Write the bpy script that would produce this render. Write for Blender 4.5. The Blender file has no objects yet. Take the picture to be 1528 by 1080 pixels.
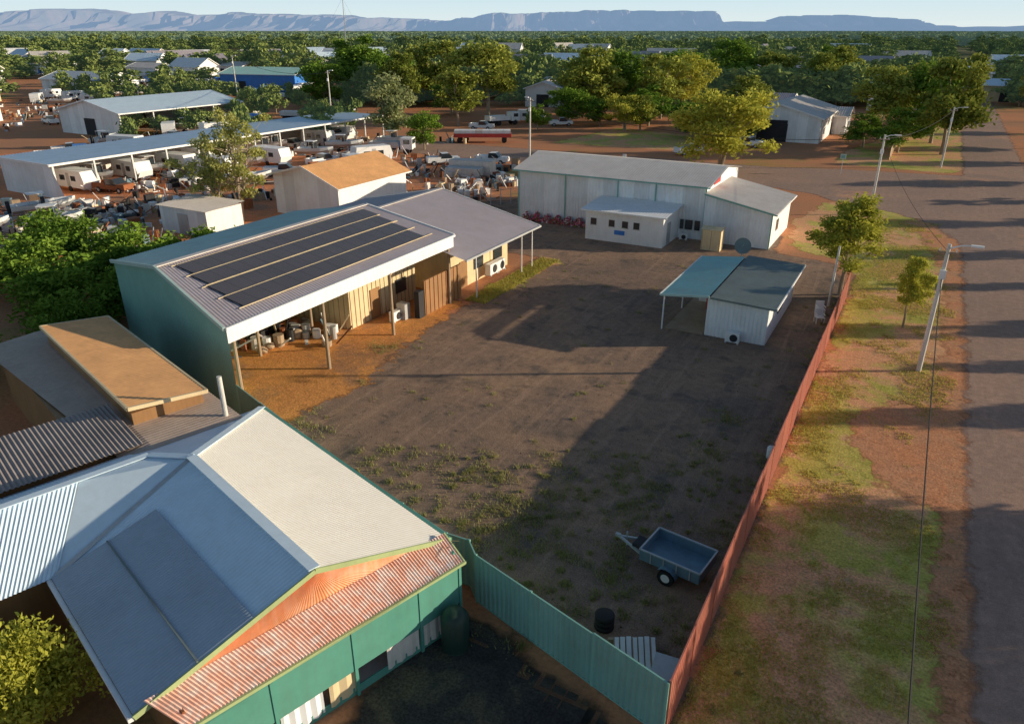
import bpy, math, random
import numpy as np
from mathutils import Vector, Matrix
random.seed(7); R=np.random.default_rng(11)
sc=bpy.context.scene
COL=sc.collection
AZ=math.radians(28.76)
def W(xc,yc):   # survey frame (x = east-ish of the drone, y = ahead) -> world
    return (xc*math.cos(AZ)-yc*math.sin(AZ), xc*math.sin(AZ)+yc*math.cos(AZ))
# ------------------------------------------------------------------ materials
def mk(name):
    m=bpy.data.materials.new(name); m.use_nodes=True
    nt=m.node_tree; nt.nodes.clear()
    return m,nt
def N(nt,t,ins=None,**pr):
    n=nt.nodes.new(t)
    for k,v in pr.items(): setattr(n,k,v)
    if ins:
        for k,v in ins.items():
            s=n.inputs[k]
            if isinstance(v,bpy.types.NodeSocket): nt.links.new(v,s)
            else: s.default_value=v
    return n
def c4(c): return (c[0],c[1],c[2],1)
def mixc(nt,f,a,b,bt='MIX'):
    n=nt.nodes.new('ShaderNodeMix'); n.data_type='RGBA'; n.blend_type=bt
    for i,v in ((0,f),(6,a),(7,b)):
        if isinstance(v,bpy.types.NodeSocket): nt.links.new(v,n.inputs[i])
        else: n.inputs[i].default_value= v if i==0 else c4(v)
    return n.outputs[2]
def mr(nt,v,a,b,c=0,d=1,cl=True):
    return N(nt,'ShaderNodeMapRange',{'Value':v,'From Min':a,'From Max':b,'To Min':c,'To Max':d},clamp=cl).outputs[0]
def noise(nt,vec,s,det=4,rough=.6,dist=0):
    return N(nt,'ShaderNodeTexNoise',{'Vector':vec,'Scale':s,'Detail':min(det,4),'Roughness':rough,'Distortion':dist}).outputs[0]
def mth(nt,op,a,b=0):
    return N(nt,'ShaderNodeMath',{0:a,1:b},operation=op).outputs[0]
def pos(nt): return N(nt,'ShaderNodeNewGeometry').outputs['Position']
def objc(nt): return N(nt,'ShaderNodeTexCoord').outputs['Object']
def ground(name,c1,c2,c3=None,s1=.25,s2=.08,t3=(.5,.62),grain=14,gamt=.5,bump=.3,edge=False,ew=1.6,rough=.95,c4_=None,s4=1.3,t4=(.58,.7),k=1.,tracks=0):
    if edge:
        a=dict(c3=c3,s1=s1,s2=s2,t3=t3,grain=grain,gamt=gamt,bump=bump,rough=rough,c4_=c4_,s4=s4,t4=t4,k=k,tracks=tracks,ew=ew)
        return (_ground(name,c1,c2,edge=False,**a),_ground(name+'_edge',c1,c2,edge=True,**a),ew)
    return _ground(name,c1,c2,c3,s1,s2,t3,grain,gamt,bump,False,ew,rough,c4_,s4,t4,k,tracks)
def _ground(name,c1,c2,c3=None,s1=.25,s2=.08,t3=(.5,.62),grain=14,gamt=.5,bump=.3,edge=False,ew=1.6,rough=.95,c4_=None,s4=1.3,t4=(.58,.7),k=1.,tracks=0):
    m,nt=mk(name); P=pos(nt)
    q=lambda c: tuple(min(.8,a*k) for a in c)
    n1=noise(nt,P,s1,6,.65,.6)
    col=mixc(nt,mr(nt,n1,.35,.65),q(c1),q(c2))
    if c3: col=mixc(nt,mr(nt,noise(nt,P,s2,6,.7,.4),*t3),col,q(c3))
    if c4_: col=mixc(nt,mr(nt,noise(nt,P,s4,5,.7,.2),*t4),col,q(c4_))
    if tracks:
        mp=N(nt,'ShaderNodeMapping',{'Vector':P,'Scale':(1.6,.10,1),'Rotation':(0,0,math.radians(18))}).outputs[0]
        t=noise(nt,mp,1.0,3,.6,1.2)
        col=mixc(nt,mth(nt,'MULTIPLY',mr(nt,t,.52,.66),tracks),col,q(tuple(a*1.5 for a in c1)))
    g=noise(nt,P,grain,3,.7); g2=noise(nt,P,2.2,5,.75)
    gm=mth(nt,'MULTIPLY',mr(nt,g,.3,.7,1-gamt,1+gamt,False),mr(nt,g2,.3,.7,.82,1.18,False))
    vm=N(nt,'ShaderNodeVectorMath',{0:col,1:N(nt,'ShaderNodeCombineXYZ',{0:gm,1:gm,2:gm}).outputs[0]},operation='MULTIPLY').outputs[0]
    bs=N(nt,'ShaderNodeBsdfPrincipled',{'Base Color':vm,'Roughness':rough,'Specular IOR Level':.12})
    h=mth(nt,'ADD',g,mth(nt,'MULTIPLY',g2,1.5))
    nt.links.new(N(nt,'ShaderNodeBump',{'Strength':bump,'Distance':.05,'Height':h}).outputs[0],bs.inputs['Normal'])
    if edge:
        e=N(nt,'ShaderNodeAttribute',attribute_name='edge').outputs['Fac']
        nn=mth(nt,'ADD',mr(nt,noise(nt,P,.5,6,.7),.25,.75,-ew,ew,False),mr(nt,noise(nt,P,5,4,.7),.25,.75,-.25*min(1,ew),.25*min(1,ew),False))
        a=mr(nt,mth(nt,'ADD',e,nn),-.12,.35)
        nt.links.new(a,bs.inputs['Alpha'])
    nt.links.new(bs.outputs[0],N(nt,'ShaderNodeOutputMaterial').inputs[0])
    return m
def paint(name,col,rough=.55,metal=0.,var=.12,dirt=.25,dcol=(.16,.09,.05),panel=0,axis=1,spec=.4,ds=.6,co='pos'):
    m,nt=mk(name); P=pos(nt) if co=='pos' else objc(nt)
    n1=noise(nt,P,.7,4,.7)
    st=N(nt,'ShaderNodeMapping',{'Vector':P,'Scale':(3.5,3.5,.35)}).outputs[0]
    n2=noise(nt,st,1.2,3,.7)
    k=mr(nt,n1,.3,.7,1-var,1+var,False)
    if panel:
        x=N(nt,'ShaderNodeSeparateXYZ',{0:P}).outputs[axis]
        wn=N(nt,'ShaderNodeTexWhiteNoise',{'W':mth(nt,'FLOOR',mth(nt,'DIVIDE',x,panel))},noise_dimensions='1D').outputs[0]
        k=mth(nt,'MULTIPLY',k,mr(nt,wn,0,1,.86,1.1,False))
    kk=N(nt,'ShaderNodeCombineXYZ',{0:k,1:k,2:k}).outputs[0]
    cc=N(nt,'ShaderNodeVectorMath',{0:tuple(col),1:kk},operation='MULTIPLY').outputs[0]
    f=mth(nt,'MULTIPLY',mr(nt,mth(nt,'ADD',mth(nt,'MULTIPLY',n2,.6),mth(nt,'MULTIPLY',noise(nt,P,ds,4,.75),.5)),.5,.75),dirt)
    cc=mixc(nt,f,cc,dcol)
    bs=N(nt,'ShaderNodeBsdfPrincipled',{'Base Color':cc,'Roughness':rough,'Metallic':metal,'Specular IOR Level':spec})
    nt.links.new(bs.outputs[0],N(nt,'ShaderNodeOutputMaterial').inputs[0])
    return m
def leafmat(name,ca,cb,trans=.35,haze=None):
    m,nt=mk(name)
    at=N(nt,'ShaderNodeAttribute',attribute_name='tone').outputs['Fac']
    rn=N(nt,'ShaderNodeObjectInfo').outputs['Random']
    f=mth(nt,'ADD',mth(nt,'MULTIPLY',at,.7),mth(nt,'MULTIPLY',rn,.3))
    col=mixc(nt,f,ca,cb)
    d=N(nt,'ShaderNodeBsdfDiffuse',{'Color':col}); out=d.outputs[0]
    if trans:
        t=N(nt,'ShaderNodeBsdfTranslucent',{'Color':mixc(nt,.5,col,cb)})
        out=N(nt,'ShaderNodeMixShader',{0:trans,1:d.outputs[0],2:t.outputs[0]}).outputs[0]
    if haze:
        em=N(nt,'ShaderNodeEmission',{'Color':c4(haze),'Strength':1}); out=N(nt,'ShaderNodeAddShader',{0:out,1:em.outputs[0]}).outputs[0]  # aerial haze painted on as a faint glow of the leaves
    nt.links.new(out,N(nt,'ShaderNodeOutputMaterial').inputs[0])
    return m
M={}
M['white']=paint('white_paint',(.90,.90,.90),var=.05,dirt=.22,dcol=(.5,.4,.32))
M['whitewall']=paint('white_sheet_wall',(.92,.94,.96),var=.05,dirt=.3,panel=1.6,axis=0,dcol=(.60,.47,.37))
M['creamwall']=paint('cream_wall',(.78,.62,.38),dirt=.35,dcol=(.36,.24,.14))
M['brownwall']=paint('brown_wall',(.36,.19,.08),dirt=.4)
M['greenwall']=paint('green_sheet',(.24,.49,.43),var=.08,dirt=.2,dcol=(.25,.26,.2))
M['greenlight']=paint('green_roof_sheet',(.44,.62,.59),var=.08,dirt=.3,dcol=(.42,.36,.3))
M['greenhouse']=paint('green_boards',(.11,.34,.27),var=.1,dirt=.15)
M['greenfence']=paint('green_fence_sheet',(.27,.52,.48),var=.1,dirt=.3,panel=2.3,axis=0,dcol=(.25,.25,.2))
M['redfence']=paint('red_fence_sheet',(.48,.15,.105),var=.14,dirt=.5,panel=2.4,axis=1,dcol=(.44,.26,.20))
M['greyroof']=paint('grey_roof_sheet',(.48,.43,.47),rough=.55,metal=.1,var=.08,dirt=.35,dcol=(.44,.32,.27))
M['taupe']=paint('taupe_roof',(.54,.42,.34),rough=.7,var=.12,dirt=.4,dcol=(.35,.24,.17))
M['orange']=paint('rusty_roof',(.88,.46,.19),rough=.7,var=.14,dirt=.45,dcol=(.56,.27,.13))
M['cream']=paint('cream_roof',(.95,.90,.81),rough=.6,var=.04,dirt=.25,dcol=(.80,.68,.54),ds=.25)
M['bluew']=paint('pale_blue_roof',(.72,.86,.97),rough=.45,var=.06,dirt=.25,dcol=(.56,.60,.64))
M['slate']=paint('slate_roof',(.42,.49,.57),rough=.5,var=.06,dirt=.3,dcol=(.31,.32,.35))
M['darkcorr']=paint('dark_corrugated',(.35,.30,.28),rough=.6,var=.15,dirt=.4)
M['zinc']=paint('weathered_zinc_roof',(.75,.69,.64),rough=.5,metal=.1,var=.08,dirt=.4,dcol=(.56,.42,.33))
M['redcorr']=paint('red_sheet_white_sheen',(.85,.48,.36),rough=.5,var=.2,dirt=1.0,dcol=(.88,.85,.82),ds=.45)  # dirt mix here paints a whitish reflection over the red sheet
M['redgable']=paint('rusty_red_gable',(.85,.36,.17),rough=.5,var=.2,dirt=.6,dcol=(.85,.62,.48))
M['trim']=paint('yellow_green_trim',(.45,.54,.26),dirt=.15)
M['tealroof']=paint('teal_roof',(.35,.63,.60),rough=.6,var=.1,dirt=.5,dcol=(.50,.44,.36))
M['darkroof']=paint('dark_grey_roof',(.20,.25,.25),rough=.6,var=.12,dirt=.3)
M['steel']=paint('galvanised_steel',(.55,.56,.57),rough=.45,metal=.3,var=.1,dirt=.2)
M['wood']=paint('weathered_timber',(.42,.31,.21),rough=.85,var=.15,dirt=.3)
M['conc']=paint('concrete_pole',(.72,.69,.64),rough=.85,var=.1,dirt=.2)
M['black']=paint('black_rubber',(.02,.02,.022),rough=.7,dirt=.1)
M['dark']=paint('dark_interior',(.035,.035,.04),rough=.8,dirt=.1)
M['glass']=paint('window_glass',(.03,.04,.05),rough=.12,dirt=.05,spec=.8)
M['blue']=paint('blue_paint',(.05,.24,.7),rough=.4)
M['red']=paint('red_paint',(.6,.06,.05),rough=.45)
M['pink']=paint('red_flowers',(.66,.14,.22),rough=.8)
M['rock']=paint('sandstone_rock',(.46,.33,.22),rough=.9,var=.2)
M['bluegrey']=paint('trailer_steel_paint',(.20,.32,.40),rough=.35,metal=.3,var=.15,dirt=.3)
M['rust']=paint('rusty_metal',(.34,.12,.05),rough=.85,var=.2)
M['trunk']=paint('bark',(.38,.3,.22),rough=.9,var=.2,dirt=.4,dcol=(.16,.12,.08))
M['tank']=paint('dark_green_tank',(.015,.045,.035),rough=.5)
M['tarp']=paint('pale_curtain',(.80,.73,.66),rough=.9)
m,nt=mk('solar_glass'); P=pos(nt)
sx=N(nt,'ShaderNodeSeparateXYZ',{0:P})
l1=mth(nt,'FRACT',mth(nt,'DIVIDE',sx.outputs[1],.165)); l2=mth(nt,'FRACT',mth(nt,'DIVIDE',sx.outputs[0],.165))
g=mth(nt,'MAXIMUM',mth(nt,'GREATER_THAN',l1,.92),mth(nt,'GREATER_THAN',l2,.92))
bs=N(nt,'ShaderNodeBsdfPrincipled',{'Base Color':mixc(nt,g,mixc(nt,noise(nt,P,.4),(.06,.054,.062),(.10,.09,.10)),(.15,.14,.15)),'Roughness':.25,'Specular IOR Level':.5})
nt.links.new(bs.outputs[0],N(nt,'ShaderNodeOutputMaterial').inputs[0]); M['pv']=m
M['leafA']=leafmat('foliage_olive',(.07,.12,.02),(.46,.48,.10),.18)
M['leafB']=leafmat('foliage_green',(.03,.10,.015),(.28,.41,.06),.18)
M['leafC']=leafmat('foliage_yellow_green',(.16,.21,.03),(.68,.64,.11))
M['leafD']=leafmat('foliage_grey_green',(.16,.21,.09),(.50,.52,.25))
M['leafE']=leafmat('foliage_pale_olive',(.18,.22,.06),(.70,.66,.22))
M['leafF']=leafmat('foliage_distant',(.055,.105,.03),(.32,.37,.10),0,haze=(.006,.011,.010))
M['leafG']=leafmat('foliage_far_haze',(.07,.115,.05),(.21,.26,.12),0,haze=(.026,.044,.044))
M['grass']=leafmat('grass_blades',(.19,.22,.035),(.72,.62,.17),.3)
M['drygrass']=leafmat('dry_weeds',(.17,.19,.06),(.50,.46,.20),.3)
# ------------------------------------------------------------------ mesh helpers
def empty(name,loc=(0,0,0),rz=0):
    e=bpy.data.objects.new(name,None); COL.objects.link(e); e.location=loc; e.rotation_euler[2]=rz; e.empty_display_size=.5
    return e
def obj(name,me,par=None,mats=None):
    if mats:
        for q in mats: me.materials.append(q)
    o=bpy.data.objects.new(name,me); COL.objects.link(o)
    if par: o.parent=par
    return o
class MB:
    def __init__(s): s.v=[];s.f=[];s.mi=[];s.mats=[]
    def _m(s,m):
        m=M[m] if isinstance(m,str) else m
        if m not in s.mats: s.mats.append(m)
        return s.mats.index(m)
    def poly(s,pts,m):
        n=len(s.v); s.v+= [tuple(p) for p in pts]; s.f.append(tuple(range(n,n+len(pts)))); s.mi.append(s._m(m))
    def box(s,x0,x1,y0,y1,z0,z1,m,rz=0,c=None):
        pts=[(x,y,z) for z in (z0,z1) for x,y in ((x0,y0),(x1,y0),(x1,y1),(x0,y1))]
        if rz:
            cx,cy=c if c else ((x0+x1)/2,(y0+y1)/2)
            pts=[(cx+(x-cx)*math.cos(rz)-(y-cy)*math.sin(rz),cy+(x-cx)*math.sin(rz)+(y-cy)*math.cos(rz),z) for x,y,z in pts]
        n=len(s.v); s.v+=pts; k=s._m(m)
        for f in ((0,3,2,1),(4,5,6,7),(0,1,5,4),(1,2,6,5),(2,3,7,6),(3,0,4,7)):
            s.f.append(tuple(n+i for i in f)); s.mi.append(k)
    def beam(s,p,q,w,h,m):
        p=Vector(p);q=Vector(q);d=(q-p).normalized()
        up=Vector((0,0,1)) if abs(d.z)<.95 else Vector((1,0,0))
        a=d.cross(up).normalized()*w/2; b=a.cross(d).normalized()*h/2
        n=len(s.v); k=s._m(m)
        for e in (p,q):
            for sa,sb in ((-1,-1),(1,-1),(1,1),(-1,1)): s.v.append(tuple(e+a*sa+b*sb))
        for f in ((0,1,2,3),(7,6,5,4),(0,4,5,1),(1,5,6,2),(2,6,7,3),(3,7,4,0)):
            s.f.append(tuple(n+i for i in f)); s.mi.append(k)
    def tube(s,pts,rad,m,sides=8,cap=True):
        k=s._m(m); n0=len(s.v)
        for i,p in enumerate(pts):
            p=Vector(p); d=(Vector(pts[min(i+1,len(pts)-1)])-Vector(pts[max(i-1,0)])).normalized()
            up=Vector((0,0,1)) if abs(d.z)<.9 else Vector((1,0,0))
            a=d.cross(up).normalized(); b=a.cross(d)
            for j in range(sides):
                t=2*math.pi*j/sides; s.v.append(tuple(p+(a*math.cos(t)+b*math.sin(t))*rad[i]))
        for i in range(len(pts)-1):
            for j in range(sides):
                a0=n0+i*sides+j; a1=n0+i*sides+(j+1)%sides
                s.f.append((a0,a1,a1+sides,a0+sides)); s.mi.append(k)
        if cap:
            s.f.append(tuple(n0+j for j in range(sides))); s.mi.append(k)
            l=n0+(len(pts)-1)*sides; s.f.append(tuple(l+j for j in range(sides))); s.mi.append(k)
    def corr(s,A,B,C,D,pitch,amp,m,sq=False):
        # ribs run from AB edge to DC edge, corrugation across A->B
        A,B,C,D=map(Vector,(A,B,C,D)); L=max((B-A).length,(C-D).length)
        nr=max(2,int(L/pitch)); n=nr*4; k=s._m(m)
        nrm=(B-A).cross(D-A).normalized()
        if nrm.z<0: nrm=-nrm
        n0=len(s.v)
        prof=[0,1,0,-1] if not sq else [-1,1,1,-1]
        for i in range(n+1):
            t=i/n; o=nrm*(amp*prof[i%4])
            s.v.append(tuple(A.lerp(B,t)+o)); s.v.append(tuple(D.lerp(C,t)+o))
        for i in range(n):
            a=n0+2*i; s.f.append((a,a+2,a+3,a+1)); s.mi.append(k)
    def make(s,name,par=None,smooth=False):
        me=bpy.data.meshes.new(name); me.from_pydata(s.v,[],s.f)
        for q in s.mats: me.materials.append(q)
        me.polygons.foreach_set('material_index',s.mi)
        if smooth: me.polygons.foreach_set('use_smooth',[True]*len(s.f))
        me.update()
        return obj(name,me,par)
def quadmesh(name,V,tone=None,tri=False):
    k=3 if tri else 4
    n=len(V)//k; me=bpy.data.meshes.new(name)
    me.vertices.add(len(V)); me.vertices.foreach_set('co',V.astype(np.float32).ravel())
    me.loops.add(len(V)); me.loops.foreach_set('vertex_index',np.arange(len(V),dtype=np.int32))
    me.polygons.add(n); me.polygons.foreach_set('loop_start',np.arange(0,n*k,k,dtype=np.int32)); me.polygons.foreach_set('loop_total',np.full(n,k,dtype=np.int32))
    if tone is not None:
        a=me.attributes.new('tone','FLOAT','POINT'); a.data.foreach_set('value',np.repeat(tone,k).astype(np.float32))
    me.update(calc_edges=True); return me
# ------------------------------------------------------------------ surfaces
def sdist(px,py,poly):
    d=np.full(px.shape,1e9); ins=np.zeros(px.shape,bool); n=len(poly)
    for i in range(n):
        x0,y0=poly[i];x1,y1=poly[(i+1)%n]
        ex,ey=x1-x0,y1-y0; L=ex*ex+ey*ey
        t=np.clip(((px-x0)*ex+(py-y0)*ey)/L,0,1)
        d=np.minimum(d,np.hypot(px-x0-t*ex,py-y0-t*ey))
        c=((y0>py)!=(y1>py))
        with np.errstate(divide='ignore',invalid='ignore'):
            xi=x0+(py-y0)*ex/(ey if ey else 1e-9)
        ins^=(c&(px<xi))
    return np.where(ins,d,-d)
def sheet(name,poly,z,mat,res=.5,pad=1.6):
    mo,me_,ew=mat; pad=min(pad,ew*1.5+.5)
    xs=[p[0] for p in poly]; ys=[p[1] for p in poly]
    gx=np.arange(min(xs)-pad,max(xs)+pad+res,res); gy=np.arange(min(ys)-pad,max(ys)+pad+res,res)
    X,Y=np.meshgrid(gx,gy); E=sdist(X,Y,poly)
    nx,ny=len(gx),len(gy); idx=np.arange(nx*ny).reshape(ny,nx)
    F=np.stack([idx[:-1,:-1],idx[:-1,1:],idx[1:,1:],idx[1:,:-1]],-1).reshape(-1,4)
    ef=E.ravel(); keep=ef[F].max(1)>-pad; F=F[keep]
    inner=ef[F].min(1)>(ew*1.5+.45)
    V=np.stack([X.ravel(),Y.ravel(),np.full(nx*ny,z)],-1)
    used=np.unique(F); mp=np.zeros(nx*ny,int); mp[used]=np.arange(len(used))
    me=bpy.data.meshes.new(name); V=V[used];F=mp[F]
    me.vertices.add(len(V)); me.vertices.foreach_set('co',V.astype(np.float32).ravel())
    me.loops.add(F.size); me.loops.foreach_set('vertex_index',F.ravel().astype(np.int32))
    me.polygons.add(len(F)); me.polygons.foreach_set('loop_start',np.arange(0,F.size,4,dtype=np.int32)); me.polygons.foreach_set('loop_total',np.full(len(F),4,dtype=np.int32))
    a=me.attributes.new('edge','FLOAT','POINT'); a.data.foreach_set('value',ef[used].astype(np.float32))
    o=obj(name,me,None,[mo,me_]); me.polygons.foreach_set('material_index',np.where(inner,0,1).astype(np.int32))
    me.update(calc_edges=True); return o
# base ground: red dirt in town, green scrub further out
m,nt=mk('red_earth_and_scrub'); P=pos(nt)
r=N(nt,'ShaderNodeVectorMath',{0:P},operation='LENGTH').outputs['Value']
dirt=mixc(nt,mr(nt,noise(nt,P,.06,6,.65),.35,.65),(.66,.27,.125),(.48,.24,.135))
dirt=mixc(nt,mr(nt,noise(nt,P,.035,6,.7,.5),.57,.68),dirt,(.28,.28,.08))
scr=mixc(nt,mr(nt,noise(nt,P,.02,8,.75),.4,.6),(.06,.09,.03),(.17,.16,.07))
col=mixc(nt,mr(nt,mth(nt,'ADD',r,mr(nt,noise(nt,P,.01),.3,.7,-80,80,False)),330,520),dirt,scr)
g=mr(nt,noise(nt,P,5,5,.75),.25,.75,.65,1.35,False)
col=N(nt,'ShaderNodeVectorMath',{0:col,1:N(nt,'ShaderNodeCombineXYZ',{0:g,1:g,2:g}).outputs[0]},operation='MULTIPLY').outputs[0]
bs=N(nt,'ShaderNodeBsdfPrincipled',{'Base Color':col,'Roughness':.95,'Specular IOR Level':.1})
nt.links.new(bs.outputs[0],N(nt,'ShaderNodeOutputMaterial').inputs[0]); gm=m
b=MB(); b.poly([(-20000,-20000,0),(20000,-20000,0),(20000,20000,0),(-20000,20000,0)],gm); b.make('ground')
GY=ground('yard_bitumen_dust',(.190,.122,.084),(.125,.088,.068),(.225,.140,.088),s1=.12,s2=.10,t3=(.48,.68),grain=18,gamt=.34,bump=.35,edge=True,ew=.5,c4_=(.080,.064,.053),s4=.5,t4=(.51,.71),k=1.85,tracks=.28)
GR=ground('road_bitumen',(.205,.130,.098),(.165,.112,.089),(.32,.165,.095),s1=.10,s2=.07,t3=(.58,.75),grain=22,gamt=.22,bump=.2,edge=True,ew=.6,k=2.2,tracks=.12)
GG=ground('verge_grass_soil',(.27,.255,.052),(.40,.33,.09),(.48,.25,.13),s1=.35,s2=.16,t3=(.46,.55),grain=10,gamt=.4,bump=.35,edge=True,ew=1.0,c4_=(.40,.25,.13),s4=.9,t4=(.56,.66),k=1.6)
GD=ground('orange_dirt',(.74,.31,.09),(.60,.25,.085),(.42,.21,.10),s1=.3,s2=.2,grain=9,gamt=.3,bump=.4,edge=True,ew=.9,k=1.15)
GB=ground('dark_driveway',(.06,.053,.05),(.09,.08,.07),(.15,.12,.08),s1=.5,s2=.5,grain=12,gamt=.5,edge=True,ew=.4,k=.9)
GL=ground('red_lot_dirt',(.40,.150,.066),(.29,.125,.066),(.17,.12,.085),s1=.12,s2=.06,t3=(.53,.66),grain=8,gamt=.3,edge=True,ew=1.2,k=2.0)
GS=ground('red_shoulder_dirt',(.50,.21,.10),(.42,.22,.12),None,s1=.5,grain=9,gamt=.3,edge=True,ew=1.0,k=1.4)
sheet('grass_verge',[(-3.15,3),(4.0,3),(4.2,60),(4.3,84),(0,88),(-3,92),(-9,92),(-11,80),(-9.5,70),(-3.5,66),(-3.15,60)],.004,GG)
sheet('grass_verge',[(-12,121),(3,119),(6,125),(8,190),(-4,170),(-12,135)],.004,GG,res=1)
sheet('grass_patch',[(-27.6,43.5),(-25.9,44),(-25.6,55.2),(-27.4,56)],.012,GG,res=.4)
sheet('grass_patch',[(-58,120),(-34,122),(-32,140),(-56,146)],.004,GG,res=1.5)
sheet('dirt_shoulder',[(3.2,3),(4.6,3),(4.6,30),(4.7,48),(4.7,74),(4.6,84),(1.5,88),(-1.5,86),(1.2,78),(2.7,68),(3.1,50),(2.4,41),(-.4,39),(-1.2,36),(.4,32.5),(3.0,30),(3.2,20)],.008,GS,res=.4)
sheet('yard',[(-28.2,22.1),(-12,17.2),(-3.2,14.9),(-3.15,58),(-5,66),(-10,67),(-12,82),(-36,82),(-46,70),(-45,56),(-27,55.5),(-27,40)],.008,GY)
sheet('orange_dirt',[(-43,27),(-28,22.6),(-25.7,23.3),(-24.9,27),(-26.0,33),(-26.8,39),(-27.6,43),(-42,42)],.016,GD,res=.4)
sheet('driveway',[(-11.5,16.6),(-3.5,14.3),(-3.3,2),(-16,2),(-11.5,9)],.008,GB,res=.4)
sheet('road',[(4.3,-30),(12.6,-30),(12.6,90),(12.8,420),(6.2,420),(4.6,125),(4.6,118),(-10,116),(-20,113),(-60,112),(-140,108),(-140,98),(-60,99),(-22,99),(-12,96),(-9,93),(-3,90),(1.5,86),(4.3,78)],.012,GR,res=1)
sheet('dirt_lot',[(-60,28),(-46,44),(-44,60),(-50,84),(-52,97),(-125,97),(-130,60),(-100,30)],.004,GL,res=1.5)
# ------------------------------------------------------------------ grass blades
def vnoise(x,y,s,seed=0):
    r=np.random.default_rng(seed); T=r.random((64,64)); x=np.asarray(x)*s%64;y=np.asarray(y)*s%64
    xi=x.astype(int);yi=y.astype(int);fx=x-xi;fy=y-yi; fx=fx*fx*(3-2*fx);fy=fy*fy*(3-2*fy)
    a=T[xi%64,yi%64];b_=T[(xi+1)%64,yi%64];c=T[xi%64,(yi+1)%64];d=T[(xi+1)%64,(yi+1)%64]
    return (a*(1-fx)+b_*fx)*(1-fy)+(c*(1-fx)+d*fx)*fy
def blades(name,x,y,h,w,z=0.01,mat='grass'):
    n=len(x); an=R.random(n)*6.283; hh=h*(.5+R.random(n)); ww=w*(.6+.8*R.random(n)); le=R.normal(0,.45,(n,2))*hh[:,None]
    V=np.zeros((n,3,3)); V[:,0]=np.stack([x-np.cos(an)*ww,y-np.sin(an)*ww,np.full(n,z)],-1)
    V[:,1]=np.stack([x+np.cos(an)*ww,y+np.sin(an)*ww,np.full(n,z)],-1); V[:,2]=np.stack([x+le[:,0],y+le[:,1],z+hh],-1)
    t=np.clip(.5*vnoise(x,y,.4,3)+.5*R.random(n),0,1)
    return obj(name,quadmesh(name,V.reshape(-1,3),t,True),None,[M[mat]])
n=170000; x=R.uniform(-3.1,4.0,n); y=8+(R.random(n)**1.5)*78
d=.5*vnoise(x,y,.35,1)+.3*vnoise(x,y,1.1,2)+.2*vnoise(x,y,3.1,5)-.25*np.clip((x-2.3)/2,0,1)-.3*np.exp(-((y-36)/4)**2)*np.clip(x+1.5,0,1)
k=R.random(n)<np.clip((d-.42)*7,0,1); blades('verge_grass',x[k],y[k],.07,.02)
cx=[(-15.5,24,1.2),(-13.9,23.5,1.0),(-12.6,22,1.3),(-11.5,21,1.2),(-10,24,1),(-9.5,20.5,1.4),(-8,19.5,1.5),(-7,24.5,.9),(-6,28.5,.9),(-6.6,30.5,.8),(-9.6,27.5,.7),(-5,19,1.2),(-8.5,18,1.5),(-11,18.3,1.2),(-15,21,1),(-6.5,34,.6),(-19,23,1),(-27.2,33,.5),(-24.3,23.4,.7),(-4,25,.5),(-12,26,.6),(-7.5,21.5,1.3),(-10.5,22.5,1.3),(-13,20,1.2),(-5,27,.9),(-8,26,1.)]
xs=[];ys=[]
for a,c,s in cx:
    for j in range(20):
        ax,ay=a+random.gauss(0,s*1.0),c+random.gauss(0,s*.9); q=int(random.uniform(8,90)*s); sg=.04+.24*random.random()
        xs.append(R.normal(ax,sg,q)); ys.append(R.normal(ay,sg,q))
for j in range(200):
    ax,ay=(random.uniform(-4.2,-3.4),random.uniform(16,57)) if j%2 else (random.uniform(-26,-5),random.uniform(22,60)); q=random.randint(8,45)
    xs.append(R.normal(ax,.08+.1*random.random(),q)); ys.append(R.normal(ay,.1,q))
blades('yard_weeds',np.concatenate(xs),np.concatenate(ys),.11,.017,mat='drygrass')
x=R.uniform(-27.5,-25.8,6000); y=R.uniform(43,55.5,6000); blades('edge_grass',x,y,.16,.03)
n=2600; x=R.uniform(-26.5,-3.5,n); y=R.uniform(17.5,64,n); kk=(y>22-.30*(x+28)); x=x[kk];y=y[kk];n=len(x); s=.012+.035*R.random(n)**3
T4=np.array([[-1,-.6,0],[1,-.7,0],[.1,.2,1.0],[.2,1,0]],float); V=np.zeros((n,8,3)); a=R.random(n)*6.28
for i,f in enumerate(((0,1,2,3),(1,3,2,0))):
    for j,v in enumerate(f):
        p=T4[v]; V[:,i*4+j,0]=x+s*(p[0]*np.cos(a)-p[1]*np.sin(a)); V[:,i*4+j,1]=y+s*(p[0]*np.sin(a)+p[1]*np.cos(a)); V[:,i*4+j,2]=.012+s*p[2]
obj('gravel_stones',quadmesh('gravel_stones',V.reshape(-1,3)),None,[M['rock']])
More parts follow.
